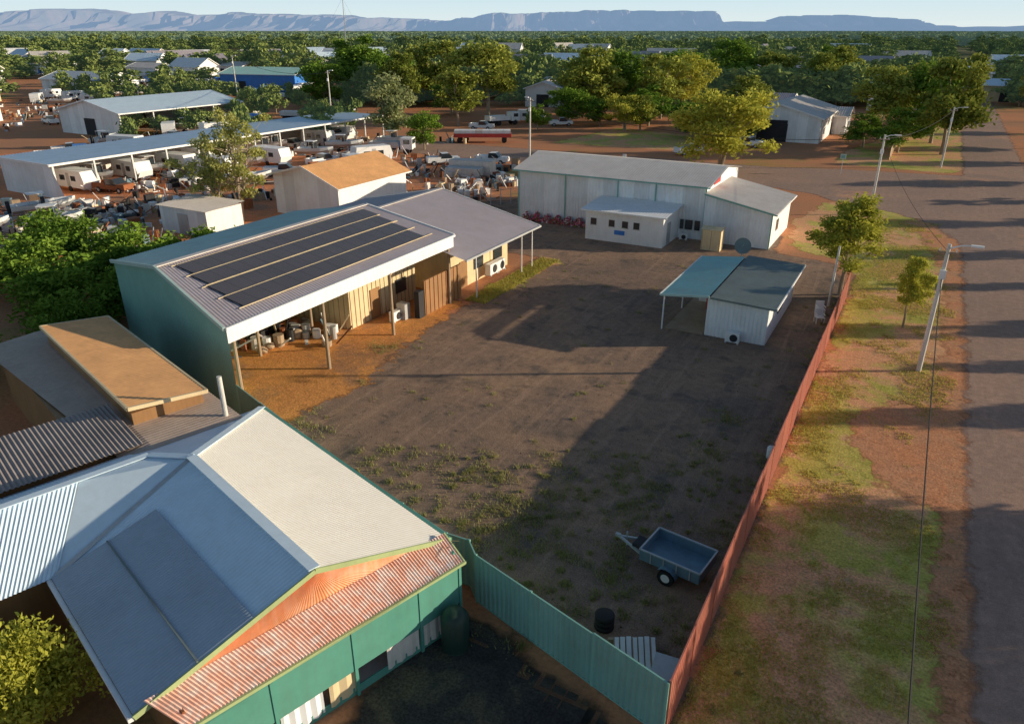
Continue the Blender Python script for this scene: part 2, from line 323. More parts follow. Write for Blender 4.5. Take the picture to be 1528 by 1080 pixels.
# ------------------------------------------------------------------ trees
def crown(seed,h,w,nclump,nleaf,ls,base=.3,cr=(.12,.2),flat=1.):
    r=np.random.default_rng(seed); C=[];T=[]
    cl=[]
    for i in range(nclump):
        d=r.normal(size=3); d/=np.linalg.norm(d); rr=r.random()**.45
        lob=.72+.28*math.sin(3*math.atan2(d[1],d[0])+seed)*math.cos(2*d[2]+seed)
        c=np.array([d[0]*w/2*rr*lob, d[1]*w/2*rr*lob, h*base+(h*(1-base))*(.5+.5*d[2]*rr*.92)])
        cl.append((c,r.uniform(*cr)*w*(1.15-.4*rr),r.random()))
    for c,cr_,t in cl:
        q=nleaf//nclump; d=r.normal(size=(q,3)); d/=np.linalg.norm(d,axis=1)[:,None]
        rad=cr_*(r.random(q)**.4)*(1+.25*r.normal(size=q))
        p=c+d*rad[:,None]*np.array([1.15,1.15,.75*flat]); C.append(p)
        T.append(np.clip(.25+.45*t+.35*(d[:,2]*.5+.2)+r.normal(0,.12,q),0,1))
    C=np.concatenate(C);T=np.concatenate(T); n=len(C)
    u=r.normal(size=(n,3)); u/=np.linalg.norm(u,axis=1)[:,None]; v=np.cross(u,r.normal(size=(n,3))); v/=np.linalg.norm(v,axis=1)[:,None]
    s=ls*(.6+.8*r.random(n))[:,None]; V=np.stack([C-u*s*.9,C+v*s*.45,C+u*s*.9,C-v*s*.45],1).reshape(-1,3)
    return V,T,cl
def treemesh(name,seed,h,w,nclump,nleaf,ls,leaf,base=.3,cr=(.12,.2),tr=.018,bark='trunk',multi=1,flat=1.):
    V,T,cl=crown(seed,h,w,nclump,nleaf,ls,base,cr,flat)
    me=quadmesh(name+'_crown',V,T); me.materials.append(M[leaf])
    b=MB(); rg=random.Random(seed)
    for k in range(multi):
        ox,oy=(0,0) if multi==1 else (rg.uniform(-.3,.3),rg.uniform(-.3,.3))
        ln=rg.uniform(-.05,.05)*h if multi==1 else rg.uniform(-.14,.14)*h
        ly=rg.uniform(-.05,.05)*h if multi==1 else rg.uniform(-.14,.14)*h
        tp=(ox+ln,oy+ly,h*.62); mid=(ox+ln*.4+rg.uniform(-.1,.1),oy+ly*.4,h*.3)
        b.tube([(ox,oy,-.1),(ox*1.0+ln*.1,oy,h*.12),mid,tp],[h*tr*1.25,h*tr,h*tr*.75,h*tr*.35],bark,7)
        for c,cr_,t in cl[k::multi][:14]:
            st=Vector(mid).lerp(Vector(tp),rg.random()*.8)
            if c[2]<st.z: st=Vector(mid)
            md=st.lerp(Vector(c),.5)+Vector((0,0,-.03*h))
            b.tube([st,md,Vector(c)],[h*tr*.38,h*tr*.25,h*tr*.08],bark,5,False)
    bo=b.make(name+'_tmp'); bm=bo.data; bpy.data.objects.remove(bo)
    return (me,bm,h,w)
PT={
 'gum':[treemesh('gum%d'%i,20+i,10,8,32,6000,.26,'leafA',.2,(.10,.19)) for i in range(3)],
 'green':[treemesh('grn%d'%i,40+i,10,9,34,6500,.26,'leafB',.10,(.12,.20)) for i in range(3)],
 'yellow':[treemesh('yel%d'%i,60+i,10,12,48,8500,.25,'leafC',.10,(.09,.16),multi=2) for i in range(2)],
 'grey':[treemesh('gry%d'%i,70+i,10,7,24,5500,.24,'leafD',.12,(.13,.21)) for i in range(2)],
 'sparse':[treemesh('spr%d'%i,80+i,10,8,44,4600,.16,'leafE',.16,(.06,.11),tr=.013,multi=4) for i in range(2)],
 'street':[treemesh('str%d'%i,90+i,7,5.4,40,9500,.12,'leafC',.2,(.08,.15),tr=.016) for i in range(2)],
 'bush':[treemesh('bsh%d'%i,100+i,4,5,18,4600,.15,'leafB',.0,(.14,.24),tr=.015,multi=3) for i in range(2)],
 'near':[treemesh('nb%d'%i,110+i,3,4,26,14000,.075,'leafC',.0,(.12,.2),tr=.015,multi=3) for i in range(1)],
}
def tree(kind,x,y,h,w,name='tree',i=None,rz=None):
    P_=PT[kind]; me,bm,h0,w0=P_[random.randrange(len(P_)) if i is None else i%len(P_)]
    e=empty(name,(x,y,0),random.random()*6.28 if rz is None else rz); e.scale=(w/w0,w/w0,h/h0)
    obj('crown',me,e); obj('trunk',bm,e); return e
def Wt(kind,xc,yc,h,w,name='tree',i=None): x,y=W(xc,yc); return tree(kind,x,y,h,w,name,i)
tree('yellow',-24.8,105,11.2,16.5,'yellow_green_tree',0)
tree('street',-3.7,57.5,7.6,7.0,'street_tree',0)
tree('street',.8,52.4,5.2,3.1,'young_street_tree',1)
tree('sparse',-60.5,52.8,12.8,8.6,'sparse_gum_tree',0); tree('sparse',-62.6,51,9.5,7.5,'sparse_gum_tree',1)
tree('grey',-81.7,105.6,11.8,11,'grey_green_tree',0); tree('green',-73,103,6.5,6.5,'tree')
Wt('green',-42,218,17,22,'fig_tree',0); Wt('green',-32,212,14,17,'fig_tree',1)
Wt('gum',-19.6,199,17,17,'gum_tree',0); Wt('gum',-27,190,14,13,'gum_tree',1)
Wt('gum',-5,165,16.5,18,'gum_tree',2); Wt('gum',-11,158,12,12,'gum_tree',0)
Wt('gum',17,170,15.5,17,'gum_tree',1); Wt('green',25,178,14,16,'gum_tree'); Wt('gum',33,172,14.5,15,'gum_tree'); Wt('yellow',42,190,13,17,'yellow_green_tree',1)
Wt('green',63,228,16,20,'tree',2); Wt('gum',74,222,13.5,16,'gum_tree'); Wt('green',52,240,14,16,'tree'); Wt('green',96,240,14,16,'tree')
Wt('gum',90,218,15,17,'gum_tree'); Wt('gum',80,205,13.5,12,'gum_tree'); Wt('yellow',80,160,6.5,7,'yellow_green_tree')
Wt('gum',68,120,16,12.5,'gum_tree',0); Wt('green',73,133,14.5,13,'gum_tree',1); Wt('gum',66,138,13,13,'gum_tree',2); Wt('green',62,122,7,9,'tree'); Wt('green',59,128,5.5,8,'tree'); Wt('gum',78,150,13,11,'gum_tree')
Wt('green',5,150,5,6,'shrub'); Wt('green',40,135,6,10,'shrub'); Wt('green',33,140,7,11,'shrub'); Wt('yellow',22,150,7,11,'shrub'); Wt('green',28,158,8,11,'shrub'); Wt('green',46,150,7,10,'shrub'); Wt('green',12,162,8,11,'shrub'); Wt('gum',50,165,10,12,'gum_tree'); Wt('green',18,158,6,9,'shrub'); Wt('gum',25,150,7,8,'shrub')
Wt('green',-14,180,8,12,'tree'); Wt('green',-48,200,12,14,'tree')
# trees across the street (right of the road) - they throw the long evening shadows
for (x,y,h,w,k) in [(23,38.5,9,8,'green'),(24.5,36.5,9,8,'green'),(26,34.0,9,8,'green'),(21,37,7.5,7,'green'),(22,50,6.4,3.4,'green'),(23,51,6.6,3.0,'green'),(21.5,57,5.2,2.6,'gum'),(24,65,7.5,3.6,'gum'),(20,73,5.5,3,'green'),(22,84,6.5,4,'gum'),(21,97,7,5,'green'),(20,108,5,4,'gum'),(19,120,7,7,'gum'),(20,138,8,7,'green'),(20,155,9,8,'gum'),(21,178,10,9,'green'),(22,200,10,10,'gum'),(20,225,10,10,'gum')]:
    tree(k,x,y,h,w,'roadside_tree')
for (x,y,h,w) in [(-45.5,29,4,6),(-47,34,4.5,7),(-51,33,3.6,6),(-55,35,4,7),(-60,34,4.2,7),(-65,36,4,7),(-50,27,4,8),(-56,28,4.5,8),(-44.5,24.5,3.4,5),(-63,27,4,8),(-48,39,4,6),(-42,22,2.6,4),(-44,18,3,5)]:
    tree('bush',x,y,h,w,'bush')
tree('near',-18.4,6.4,3.6,4.2,'foreground_shrub'); tree('near',-20.6,4.6,3.0,3.8,'foreground_shrub')
fe=empty('distant_trees')
rg=random.Random(5)
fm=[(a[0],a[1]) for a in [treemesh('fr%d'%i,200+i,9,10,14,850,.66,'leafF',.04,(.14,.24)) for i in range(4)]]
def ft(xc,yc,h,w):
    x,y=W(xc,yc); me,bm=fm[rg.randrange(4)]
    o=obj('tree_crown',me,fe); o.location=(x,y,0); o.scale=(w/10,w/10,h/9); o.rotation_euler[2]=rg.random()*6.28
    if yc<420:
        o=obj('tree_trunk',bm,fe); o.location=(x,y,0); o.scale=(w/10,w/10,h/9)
cnt=0
while cnt<2250:
    yc=200+ (rg.random()**1.6)*1200; xc=rg.uniform(-.72,.72)*yc*1.02
    u=764+xc/yc*1206
    if ((u<520 and yc<310) or (700<u<860 and yc<215)) and rg.random()>.10: continue
    if yc<560 and rg.random()<(.62 if u<520 else .35): continue
    if abs(W(xc,yc)[0]-9)<9 : continue
    nv=vnoise(np.array([xc+3000]),np.array([yc]),.018,9)[0]
    if nv<.24 and yc<800: continue
    cnt+=1; ft(xc,yc,rg.uniform(6,11.5)*(1.2 if nv>.6 else .9),rg.uniform(9,17)*(1+yc/2500))
for i in range(75):
    a=rg.uniform(-100,-30); d=rg.uniform(95,260); xx=a/100*d*.63*1.05
    if -.2<xx/d: continue
    ft(xx,d+30,rg.uniform(3,7),rg.uniform(4,8))
def patch(seed):
    r=np.random.default_rng(seed); C=[];T=[]
    for i in range(110):
        cx_,cy_=r.uniform(-90,90,2); hh=r.uniform(4,10); q=20
        d=r.normal(size=(q,3)); d/=np.linalg.norm(d,axis=1)[:,None]
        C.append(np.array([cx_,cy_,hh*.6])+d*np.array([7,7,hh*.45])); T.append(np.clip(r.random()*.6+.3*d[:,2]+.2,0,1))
    C=np.concatenate(C);T=np.concatenate(T);n=len(C)
    u=r.normal(size=(n,3)); u/=np.linalg.norm(u,axis=1)[:,None]; v=np.cross(u,r.normal(size=(n,3))); v/=np.linalg.norm(v,axis=1)[:,None]
    s=r.uniform(1.2,2.6,(n,1)); return quadmesh('canopy',np.stack([C-u*s,C+v*s*.7,C+u*s,C-v*s*.7],1).reshape(-1,3),T)
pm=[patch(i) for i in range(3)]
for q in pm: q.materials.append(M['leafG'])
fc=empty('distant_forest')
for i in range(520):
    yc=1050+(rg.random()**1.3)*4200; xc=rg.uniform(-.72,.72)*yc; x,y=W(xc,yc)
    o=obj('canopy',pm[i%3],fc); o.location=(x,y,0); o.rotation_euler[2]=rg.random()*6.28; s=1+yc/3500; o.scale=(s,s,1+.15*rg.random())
# ------------------------------------------------------------------ hills
prof=[(-400,24),(-200,25),(-60,20),(0,23),(40,15),(75,13),(105,27),(150,24),(180,18),(210,27),(260,23),(300,20),(400,22),(480,23),(520,24),(560,27),(640,31),(700,27),(740,19),(800,21),(860,18),(930,16),(1000,18),(1055,17),(1075,25),(1090,33),(1180,32),(1215,27),(1250,25),(1330,24),(1400,29),(1450,36),(1490,42),(1528,41),(1700,38),(1900,36)]
pu=np.array([p[0] for p in prof]);pv=np.array([p[1] for p in prof])
us=np.arange(-400,1900,3.); V=[];F=[]
rows=[(0,0),(.25,.10),(.45,.24),(.6,.42),(.7,.60),(.76,.86),(.8,.97),(.9,1.0),(1.1,1.0),(1.5,.9)]
for i,u in enumerate(us):
    top=(45-np.interp(u,pu,pv))*.000756*9000+18
    top+= (vnoise([u+500],[0],.08,4)[0]-.5)*22+(vnoise([u+500],[5],.3,5)[0]-.5)*10
    for j,(dd,hh) in enumerate(rows):
        gul=(vnoise([u+500],[3],.14,6)[0]-.5)*900*(1-abs(dd-.55))+(vnoise([u+500],[j*2],.35,7)[0]-.5)*350
        yc=8000+dd*1600+gul+(vnoise([u+500],[9],.02,8)[0]-.5)*2500
        xx=(u-764)/1206*9000; x,y=W(xx,yc)
        z=top*hh*(yc/9000 if hh>.9 else 1)+(vnoise([u+500],[j*3],.3,9)[0]-.5)*top*.18*(0<hh<.9)
        V.append((x,y,z-2))
nr=len(rows)
for i in range(len(us)-1):
    for j in range(nr-1):
        a=i*nr+j; F.append((a,a+nr,a+nr+1,a+1))
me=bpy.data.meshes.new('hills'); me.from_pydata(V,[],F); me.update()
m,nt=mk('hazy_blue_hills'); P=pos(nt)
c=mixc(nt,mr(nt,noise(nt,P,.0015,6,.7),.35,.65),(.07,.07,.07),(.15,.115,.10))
bs=N(nt,'ShaderNodeBsdfDiffuse',{'Color':c}); em=N(nt,'ShaderNodeEmission',{'Color':(.18,.28,.42,1),'Strength':1})  # emission paints airlight haze onto the hills
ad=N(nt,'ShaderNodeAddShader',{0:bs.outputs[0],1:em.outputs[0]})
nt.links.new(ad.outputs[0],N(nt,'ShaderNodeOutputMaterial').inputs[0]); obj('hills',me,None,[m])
# ------------------------------------------------------------------ fences
def fence(name,pts,h,mat,post,pitch=.2,amp=.022):
    e=empty(name); b=MB()
    for (x0,y0),(x1,y1) in zip(pts[:-1],pts[1:]):
        L=math.hypot(x1-x0,y1-y0); k=max(1,round(L/2.35))
        for i in range(k):
            a=i/k;c=(i+1)/k; xa,ya,xb,yb=x0+(x1-x0)*a,y0+(y1-y0)*a,x0+(x1-x0)*c,y0+(y1-y0)*c
            dh=random.uniform(-.035,.035)
            b.corr((xa,ya,.03),(xb,yb,.03),(xb,yb,h+dh),(xa,ya,h+dh),pitch,amp,mat,True)
            b.beam((xa,ya,h+dh+.01),(xb,yb,h+dh+.01),.05,.04,post); b.beam((xa,ya,.05),(xb,yb,.05),.05,.06,post)
            b.box(xa-.035,xa+.035,ya-.035,ya+.035,0,h+.05,post)
    b.make('panels',e); return e
fence('red_fence',[(-3.25,14.8),(-3.2,57.2)],2.05,'redfence','redfence')
fence('green_fence',[(-3.3,14.72),(-10.6,16.8),(-11.2,17.35),(-12.1,17.3),(-16.9,18.7),(-22.5,20.4),(-27.8,22.2)],2.0,'greenfence','greenwall')
e=empty('wire_fence'); b=MB()
for i in range(12):
    x=-46+i*.8; b.box(x-.03,x+.03,67+i*.9,67.06+i*.9,0,1.8,'steel')
for z in (.6,1.1,1.7): b.beam((-46,67,z),(-37.2,76.9,z),.02,.02,'steel')
b.make('posts',e)
# ------------------------------------------------------------------ big green shed
S=empty('green_shed')
b=MB(); rA=(-35.4,24.4,6.32); rB=(-35.4,42.2,6.32); eA=(-27.9,22.2,4.95); eB=(-27.9,42.4,4.95); lA=(-42.6,26.55,5.1); lB=(-42.6,42.2,5.1)
b.corr(rA,rB,eB,eA,.2,.012,'greyroof'); b.make('roof_front',S)
b=MB(); b.corr(rA,rB,lB,lA,.2,.012,'greenlight'); b.make('roof_back',S)
b=MB(); b.beam((-35.4,24.35,6.37),(-35.4,42.2,6.37),.4,.05,'zinc')
b.beam((-27.9,22.15,4.93),(-35.4,24.35,6.33),.12,.2,'greenlight'); b.beam((-35.4,24.35,6.33),(-42.6,26.5,5.1),.12,.2,'greenlight')
b.beam((-27.9,42.42,4.93),(-35.4,42.25,6.33),.1,.2,'white')
b.beam((-27.84,22.2,4.92),(-27.84,42.4,4.92),.14,.14,'white')
b.make('roof_trim',S)
b=MB(); b.corr((-27.93,22.3,4.12),(-27.93,42.35,4.12),(-27.93,42.35,4.88),(-27.93,22.3,4.88),.3,.006,'white'); b.poly([(-27.96,42.38,4.12),(-27.96,42.38,4.9),(-29.6,42.38,5.2),(-29.6,42.38,4.12)],'white'); b.make('fascia',S)
b=MB()
def lot(t): return (-28+(-42.6+28)*t, 22.4+(26.7-22.4)*t)
for i in range(12):
    t0,t1=i/12,(i+1)/12
    def zt(t): x=lot(t)[0]; return 4.85+( -28-x)/7.4*1.35 if x>-35.4 else 6.2-(-35.4-x)/7.2*1.2
    (xa,ya),(xb,yb)=lot(t0),lot(t1)
    b.corr((xa,ya,0),(xb,yb,0),(xb,yb,zt(t1)),(xa,ya,zt(t0)),.2,.008,'greenwall',True)
b.poly([(-42.5,26.7,0),(-42.5,42,0),(-42.5,42,5.0),(-42.5,26.7,5.0)],'greenwall'); b.make('walls',S)
b=MB()
for x,y in [(-28.1,29.1),(-28,35.1),(-28.1,22.75),(-28.1,41.9)]: b.tube([(x,y,0),(x,y,4.2)],[.11,.09],'wood',8)
for x in (-33,-38):
    for y in (28.5,33): b.tube([(x,y,0),(x,y,5.2)],[.1,.09],'wood',8)
for y in (27,31,35,39): b.beam((-28.2,y,4.75),(-35.4,y,6.1),.08,.15,'steel'); b.beam((-42.4,y,4.9),(-35.4,y,6.1),.08,.15,'steel')
b.make('posts_and_trusses',S)
b=MB(); sl=Vector((7.5,0,-1.37)).normalized(); nn=Vector((1.37,0,7.5)).normalized()
for rI,s0 in enumerate((.6,2.1,3.65,5.15)):
    for k in range(15):
        y0=25.35-.24*s0+k*1.06+.06*s0
        o=Vector((-35.4,y0,6.32))+sl*s0+nn*.09; q=[o,o+Vector((0,1.045,0)),o+Vector((0,1.045,0))+sl*1.4,o+sl*1.4]
        b.poly(q,'pv'); lo=[p-nn*.035 for p in q]
        for i in range(4): b.poly([q[i],q[(i+1)%4],lo[(i+1)%4],lo[i]],'dark')
    for s1 in (-.04,1.44): b.beam(Vector((-35.4,25.1-.2*s0,6.32))+sl*(s0+s1)+nn*.07,Vector((-35.4,41.2,6.32))+sl*(s0+s1)+nn*.07,.04,.04,'creamwall')
b.make('solar_panels',S)
b=MB()
b.box(-36.5,-31.0,34.5,41.8,0,3.1,'creamwall')
for i in range(16): y=34.6+i*.45; b.box(-31.0,-30.965,y,y+.03,.0,3.1,'wood')
for i in range(12): x=-36.4+i*.45; b.box(x,x+.03,34.465,34.5,0,3.1,'wood')
b.box(-30.97,-30.93,36.6,37.6,0,2.1,'brownwall'); b.box(-30.97,-30.93,39.4,40.6,1,2.0,'glass')
b.box(-28.35,-28.2,39.0,43.6,0,2.5,'brownwall')
for i in range(9): y=39.1+i*.5; b.box(-28.2,-28.165,y,y+.04,0,2.5,'rust')
b.box(-28.6,-28.2,38.3,38.9,0,1.9,'dark'); b.box(-29.6,-28.9,37.6,38.2,0,1.1,'steel')
b.make('rooms',S)
b=MB()
b.corr((-36,41.4,5.6),(-36,53,5.6),(-26.5,53,3.5),(-26.5,41.6,3.5),.2,.012,'greyroof'); b.corr((-36,42.2,5.6),(-36,53,5.6),(-44.5,53,3.9),(-44.5,42.2,3.9),.2,.012,'greyroof')
b.beam((-26.45,41.6,3.46),(-26.45,53.05,3.46),.12,.14,'steel'); b.beam((-26.5,53.05,3.46),(-36,53.05,5.58),.06,.16,'white'); b.beam((-36,53.05,5.58),(-44.5,53.05,3.9),.06,.16,'white'); b.beam((-36,41.4,5.64),(-36,53,5.64),.35,.04,'zinc')
b.make('verandah_roof',S)
b=MB(); b.box(-43.5,-29.2,43.8,52.4,0,3.3,'creamwall')
b.poly([(-43.5,52.45,3.3),(-29.2,52.45,3.3),(-29.2,52.45,4.05),(-36,52.45,5.5),(-43.5,52.45,4.0)],'creamwall')
b.box(-29.2,-29.15,45,46,0,2.1,'brownwall'); b.box(-29.2,-29.15,47,48.4,1,2.1,'glass'); b.box(-29.2,-29.15,50,51.4,1,2.1,'glass')
for y in (43.8,50.8,52.6): b.tube([(-27.0,y,0),(-27.0,y,3.55)],[.05,.05],'white',8)
b.make('cream_rooms',S)
def ac(name,x,y,z=0,rz=0,s=1):
    e=empty(name,(x,y,z),rz); b=MB(); b.box(-.45*s,.45*s,-.2*s,.2*s,.08,.75*s,'white')
    b.tube([(0.1*s,-.2*s-.005,.4*s),(.1*s,-.2*s-.03,.4*s)],[.26*s,.26*s],'dark',16); b.box(-.45*s,-.35*s,-.25*s,.25*s,0,.08,'steel'); b.box(.35*s,.45*s,-.25*s,.25*s,0,.08,'steel')
    b.make('casing',e)
for y in (48.7,49.9): ac('air_conditioner',-28.6,y,.25,math.radians(90),1.25)
ac('air_conditioner',-29.4,37.2,0,math.radians(90))
def rock(x,y,s,z=0,mat='rock',name='boulder'):
    import bmesh
    bm=bmesh.new(); bmesh.ops.create_icosphere(bm,subdivisions=2,radius=s)
    o_=random.random()*50
    for v in bm.verts: v.co*= 1+.35*(vnoise([v.co.x*2+o_+20],[v.co.y*2+v.co.z*3+30],1,3)[0]-.5)*1.6; v.co.z*=.75
    me=bpy.data.meshes.new(name); bm.to_mesh(me); bm.free(); o=obj(name,me,None,[M[mat]]); o.location=(x,y,s*.55+z)
for i in range(6): rock(-33.5+random.uniform(-1.6,1.2),30+random.uniform(-1.5,3),random.uniform(.2,.4))
# ------------------------------------------------------------------ small shed
S=empty('small_shed'); b=MB()
b.corr((-10.4,44.8,0),(-6.6,44.8,0),(-6.6,44.8,2.62),(-10.4,44.8,2.62),.25,.012,'whitewall',True)
b.corr((-6.6,44.8,0),(-6.6,54.4,0),(-6.6,54.4,2.6),(-6.6,44.8,2.62),.25,.012,'whitewall',True)
b.corr((-10.4,44.8,0),(-10.4,54.4,0),(-10.4,54.4,2.7),(-10.4,44.8,2.62),.25,.012,'whitewall',True)
b.poly([(-10.4,54.4,0),(-6.6,54.4,0),(-6.6,54.4,2.6),(-10.4,54.4,2.7)],'whitewall')
b.box(-10.46,-10.43,46.4,47.4,0,2,'dark'); b.box(-6.57,-6.53,48,49.2,1.1,2,'glass'); b.make('walls',S)
b=MB(); b.corr((-10.15,44.3,2.78),(-10.15,54.8,2.82),(-6.1,54.8,2.68),(-6.1,44.3,2.64),.2,.012,'darkroof'); b.beam((-6.1,44.3,2.6),(-6.1,54.8,2.62),.08,.12,'white'); b.beam((-10.15,44.28,2.72),(-6.1,44.28,2.58),.05,.14,'darkroof'); b.make('roof',S)
b=MB(); b.corr((-13.3,44.2,2.5),(-13.3,54,2.55),(-10.2,54,2.9),(-10.2,44.2,2.86),.2,.012,'tealroof'); b.beam((-13.35,44.2,2.46),(-13.35,54,2.5),.08,.12,'white'); b.beam((-13.3,44.18,2.45),(-10.2,44.18,2.8),.05,.14,'greenlight')
for y in (44.5,49,53.6): b.tube([(-13.15,y,0),(-13.15,y,2.5)],[.05,.05],'white',8)
b.box(-13,-10.5,44.7,53.8,.01,.06,'wood'); b.box(-11.6,-11.2,49.5,49.9,.06,1.5,'red'); b.box(-12.5,-11.8,51,52.6,.06,.9,'white'); b.make('carport',S)
ac('air_conditioner',-8.5,44.35,0,0,.95)
e=empty('satellite_dish',(-10.6,54.6,0)); b=MB(); b.tube([(0,0,0),(0,0,3.3)],[.05,.05],'steel')
pts=[]
d=Vector((.3,-.85,.45)).normalized(); c0=Vector((0,-.05,3.5)); a_=d.cross(Vector((0,0,1))).normalized(); b_=a_.cross(d)
for rr,dp in ((.0,0),(.3,.04),(.6,.16)):
    pts.append([c0+d*dp+(a_*math.cos(t)+b_*math.sin(t))*rr for t in [2*math.pi*i/20 for i in range(20)]])
for q0,q1 in zip(pts[:-1],pts[1:]):
    for i in range(20): b.poly([q0[i],q0[(i+1)%20],q1[(i+1)%20],q1[i]],'darkroof')
b.beam(c0,c0+d*.6,.03,.03,'steel'); b.make('dish',e)
for (x,y) in ((-4.4,52.3),(-4.2,50.6)):
    e=empty('garden_chair',(x,y,0),.4); b=MB(); b.box(-.28,.28,-.28,.28,.42,.47,'white'); b.box(-.28,.28,.24,.29,.47,.95,'white')
    for sx in (-.25,.25):
        for sy in (-.25,.25): b.box(sx-.025,sx+.025,sy-.025,sy+.025,0,.42,'white')
        b.box(sx-.03,sx+.03,-.28,.28,.62,.66,'white')
    b.make('frame',e)
# ------------------------------------------------------------------ white shed
S=empty('white_shed'); b=MB()
b.corr((-36.5,68,0),(-17,68,0),(-17,68,5.0),(-36.5,68,5.0),.3,.012,'whitewall',True)
b.poly([(-36.5,68,0),(-36.5,80,0),(-36.5,80,5),(-36.5,74,5.9),(-36.5,68,5)],'whitewall')
b.poly([(-17,68,0),(-17,80,0),(-17,80,5),(-17,74,5.9),(-17,68,5)],'whitewall'); b.poly([(-36.5,80,0),(-17,80,0),(-17,80,5),(-36.5,80,5)],'whitewall')
b.corr((-17,67.7,0),(-10.9,67.7,0),(-10.9,67.7,3.2),(-17,67.7,4.35),.3,.012,'whitewall',True)
b.corr((-10.9,67.7,0),(-10.9,77,0),(-10.9,77,3.2),(-10.9,67.7,3.2),.3,.012,'whitewall',True)
b.poly([(-17,77,0),(-10.9,77,0),(-10.9,77,3.2),(-17,77,4.35)],'whitewall')
b.make('walls',S)
b=MB(); b.corr((-37,67.6,5.0),(-16.6,67.6,5.0),(-16.6,74,6.0),(-37.4,74,6.0),.25,.02,'zinc'); b.corr((-37.4,74,6.0),(-16.6,74,6.0),(-16.6,80.4,5.0),(-37,80.4,5.0),.25,.02,'zinc')
b.corr((-16.95,67.3,4.5),(-16.95,77.2,4.5),(-10.5,77.2,3.25),(-10.5,67.3,3.25),.25,.02,'zinc'); b.make('roof',S)
b=MB(); gt='greenwall'
for x in (-36.5,-31.2,-25.6,-21.8,-17.02): b.box(x-.06,x+.06,67.9,67.96,0,4.95,gt)
b.box(-37,-16.6,67.53,67.62,4.86,4.98,gt); b.beam((-17,67.28,4.42),(-10.5,67.28,3.17),.05,.14,gt); b.box(-10.5,-10.42,67.3,77.2,3.1,3.22,'white'); b.box(-10.95,-10.85,67.6,67.68,0,3.1,gt)
b.box(-10.88,-10.84,70,71,1.2,2.2,'glass'); b.box(-18.7,-18,67.84,67.9,.9,1.8,'glass'); b.box(-19.2,-18.85,67.84,67.9,.9,1.8,'glass'); b.box(-17.8,-17.3,67.84,67.9,.9,1.8,'glass')
b.box(-16.98,-16.94,70.3,72.6,4.75,5.3,'red'); b.make('trim_and_windows',S)
b=MB(); b.box(-26.9,-19.4,63.4,67.9,0,2.75,'white')
for x in (-26.1,-24.3,-23.0,-21.9): b.box(x-.28,x+.28,63.35,63.395,1.45,2.05,'glass'); b.box(x-.34,x+.34,63.36,63.398,1.38,1.45,'steel')
b.box(-24.0,-23.0,63.35,63.395,.75,1.15,'blue'); b.box(-19.39,-19.35,64.6,65.5,0,2.05,'steel'); b.make('annexe',S)
b=MB(); b.corr((-27.3,63,2.85),(-19.0,63,2.85),(-19.0,67.95,3.2),(-27.3,67.95,3.2),.25,.012,'white'); b.beam((-27.3,62.97,2.8),(-19,62.97,2.8),.06,.12,'white'); b.make('annexe_roof',S)
e=empty('garden_shed_cabinet',(-15.4,65.4,0),0); b=MB(); b.box(-.85,.85,-.6,.6,0,1.85,'creamwall'); b.poly([(-.95,-.7,1.86),(.95,-.7,1.86),(.95,0,2.1),(-.95,0,2.1)],'creamwall'); b.poly([(-.95,.7,1.86),(.95,.7,1.86),(.95,0,2.1),(-.95,0,2.1)],'creamwall'); b.box(-.02,.02,-.62,-.6,.1,1.8,'wood'); b.box(-.8,-.76,-.62,-.6,.1,1.8,'wood'); b.make('body',e)
ac('air_conditioner',-18.6,67.3,0,0,.8)
x=R.uniform(-35.6,-27.6,3200); y=R.uniform(67.0,67.8,3200); z=R.uniform(.02,.75,3200)*(.7+.4*np.sin(x*5.3))
V=np.stack([x,y,z],-1); u=R.normal(size=V.shape)*.07; v=R.normal(size=V.shape)*.07
o=obj('flowering_hedge',quadmesh('flowering_hedge',np.stack([V-u,V+v,V+u,V-v],1).reshape(-1,3),R.random(3200)),None,[M['pink'],M['leafB'],M['white']])
o.data.polygons.foreach_set('material_index',R.choice([0,0,0,1,2],3200).astype(np.int32))
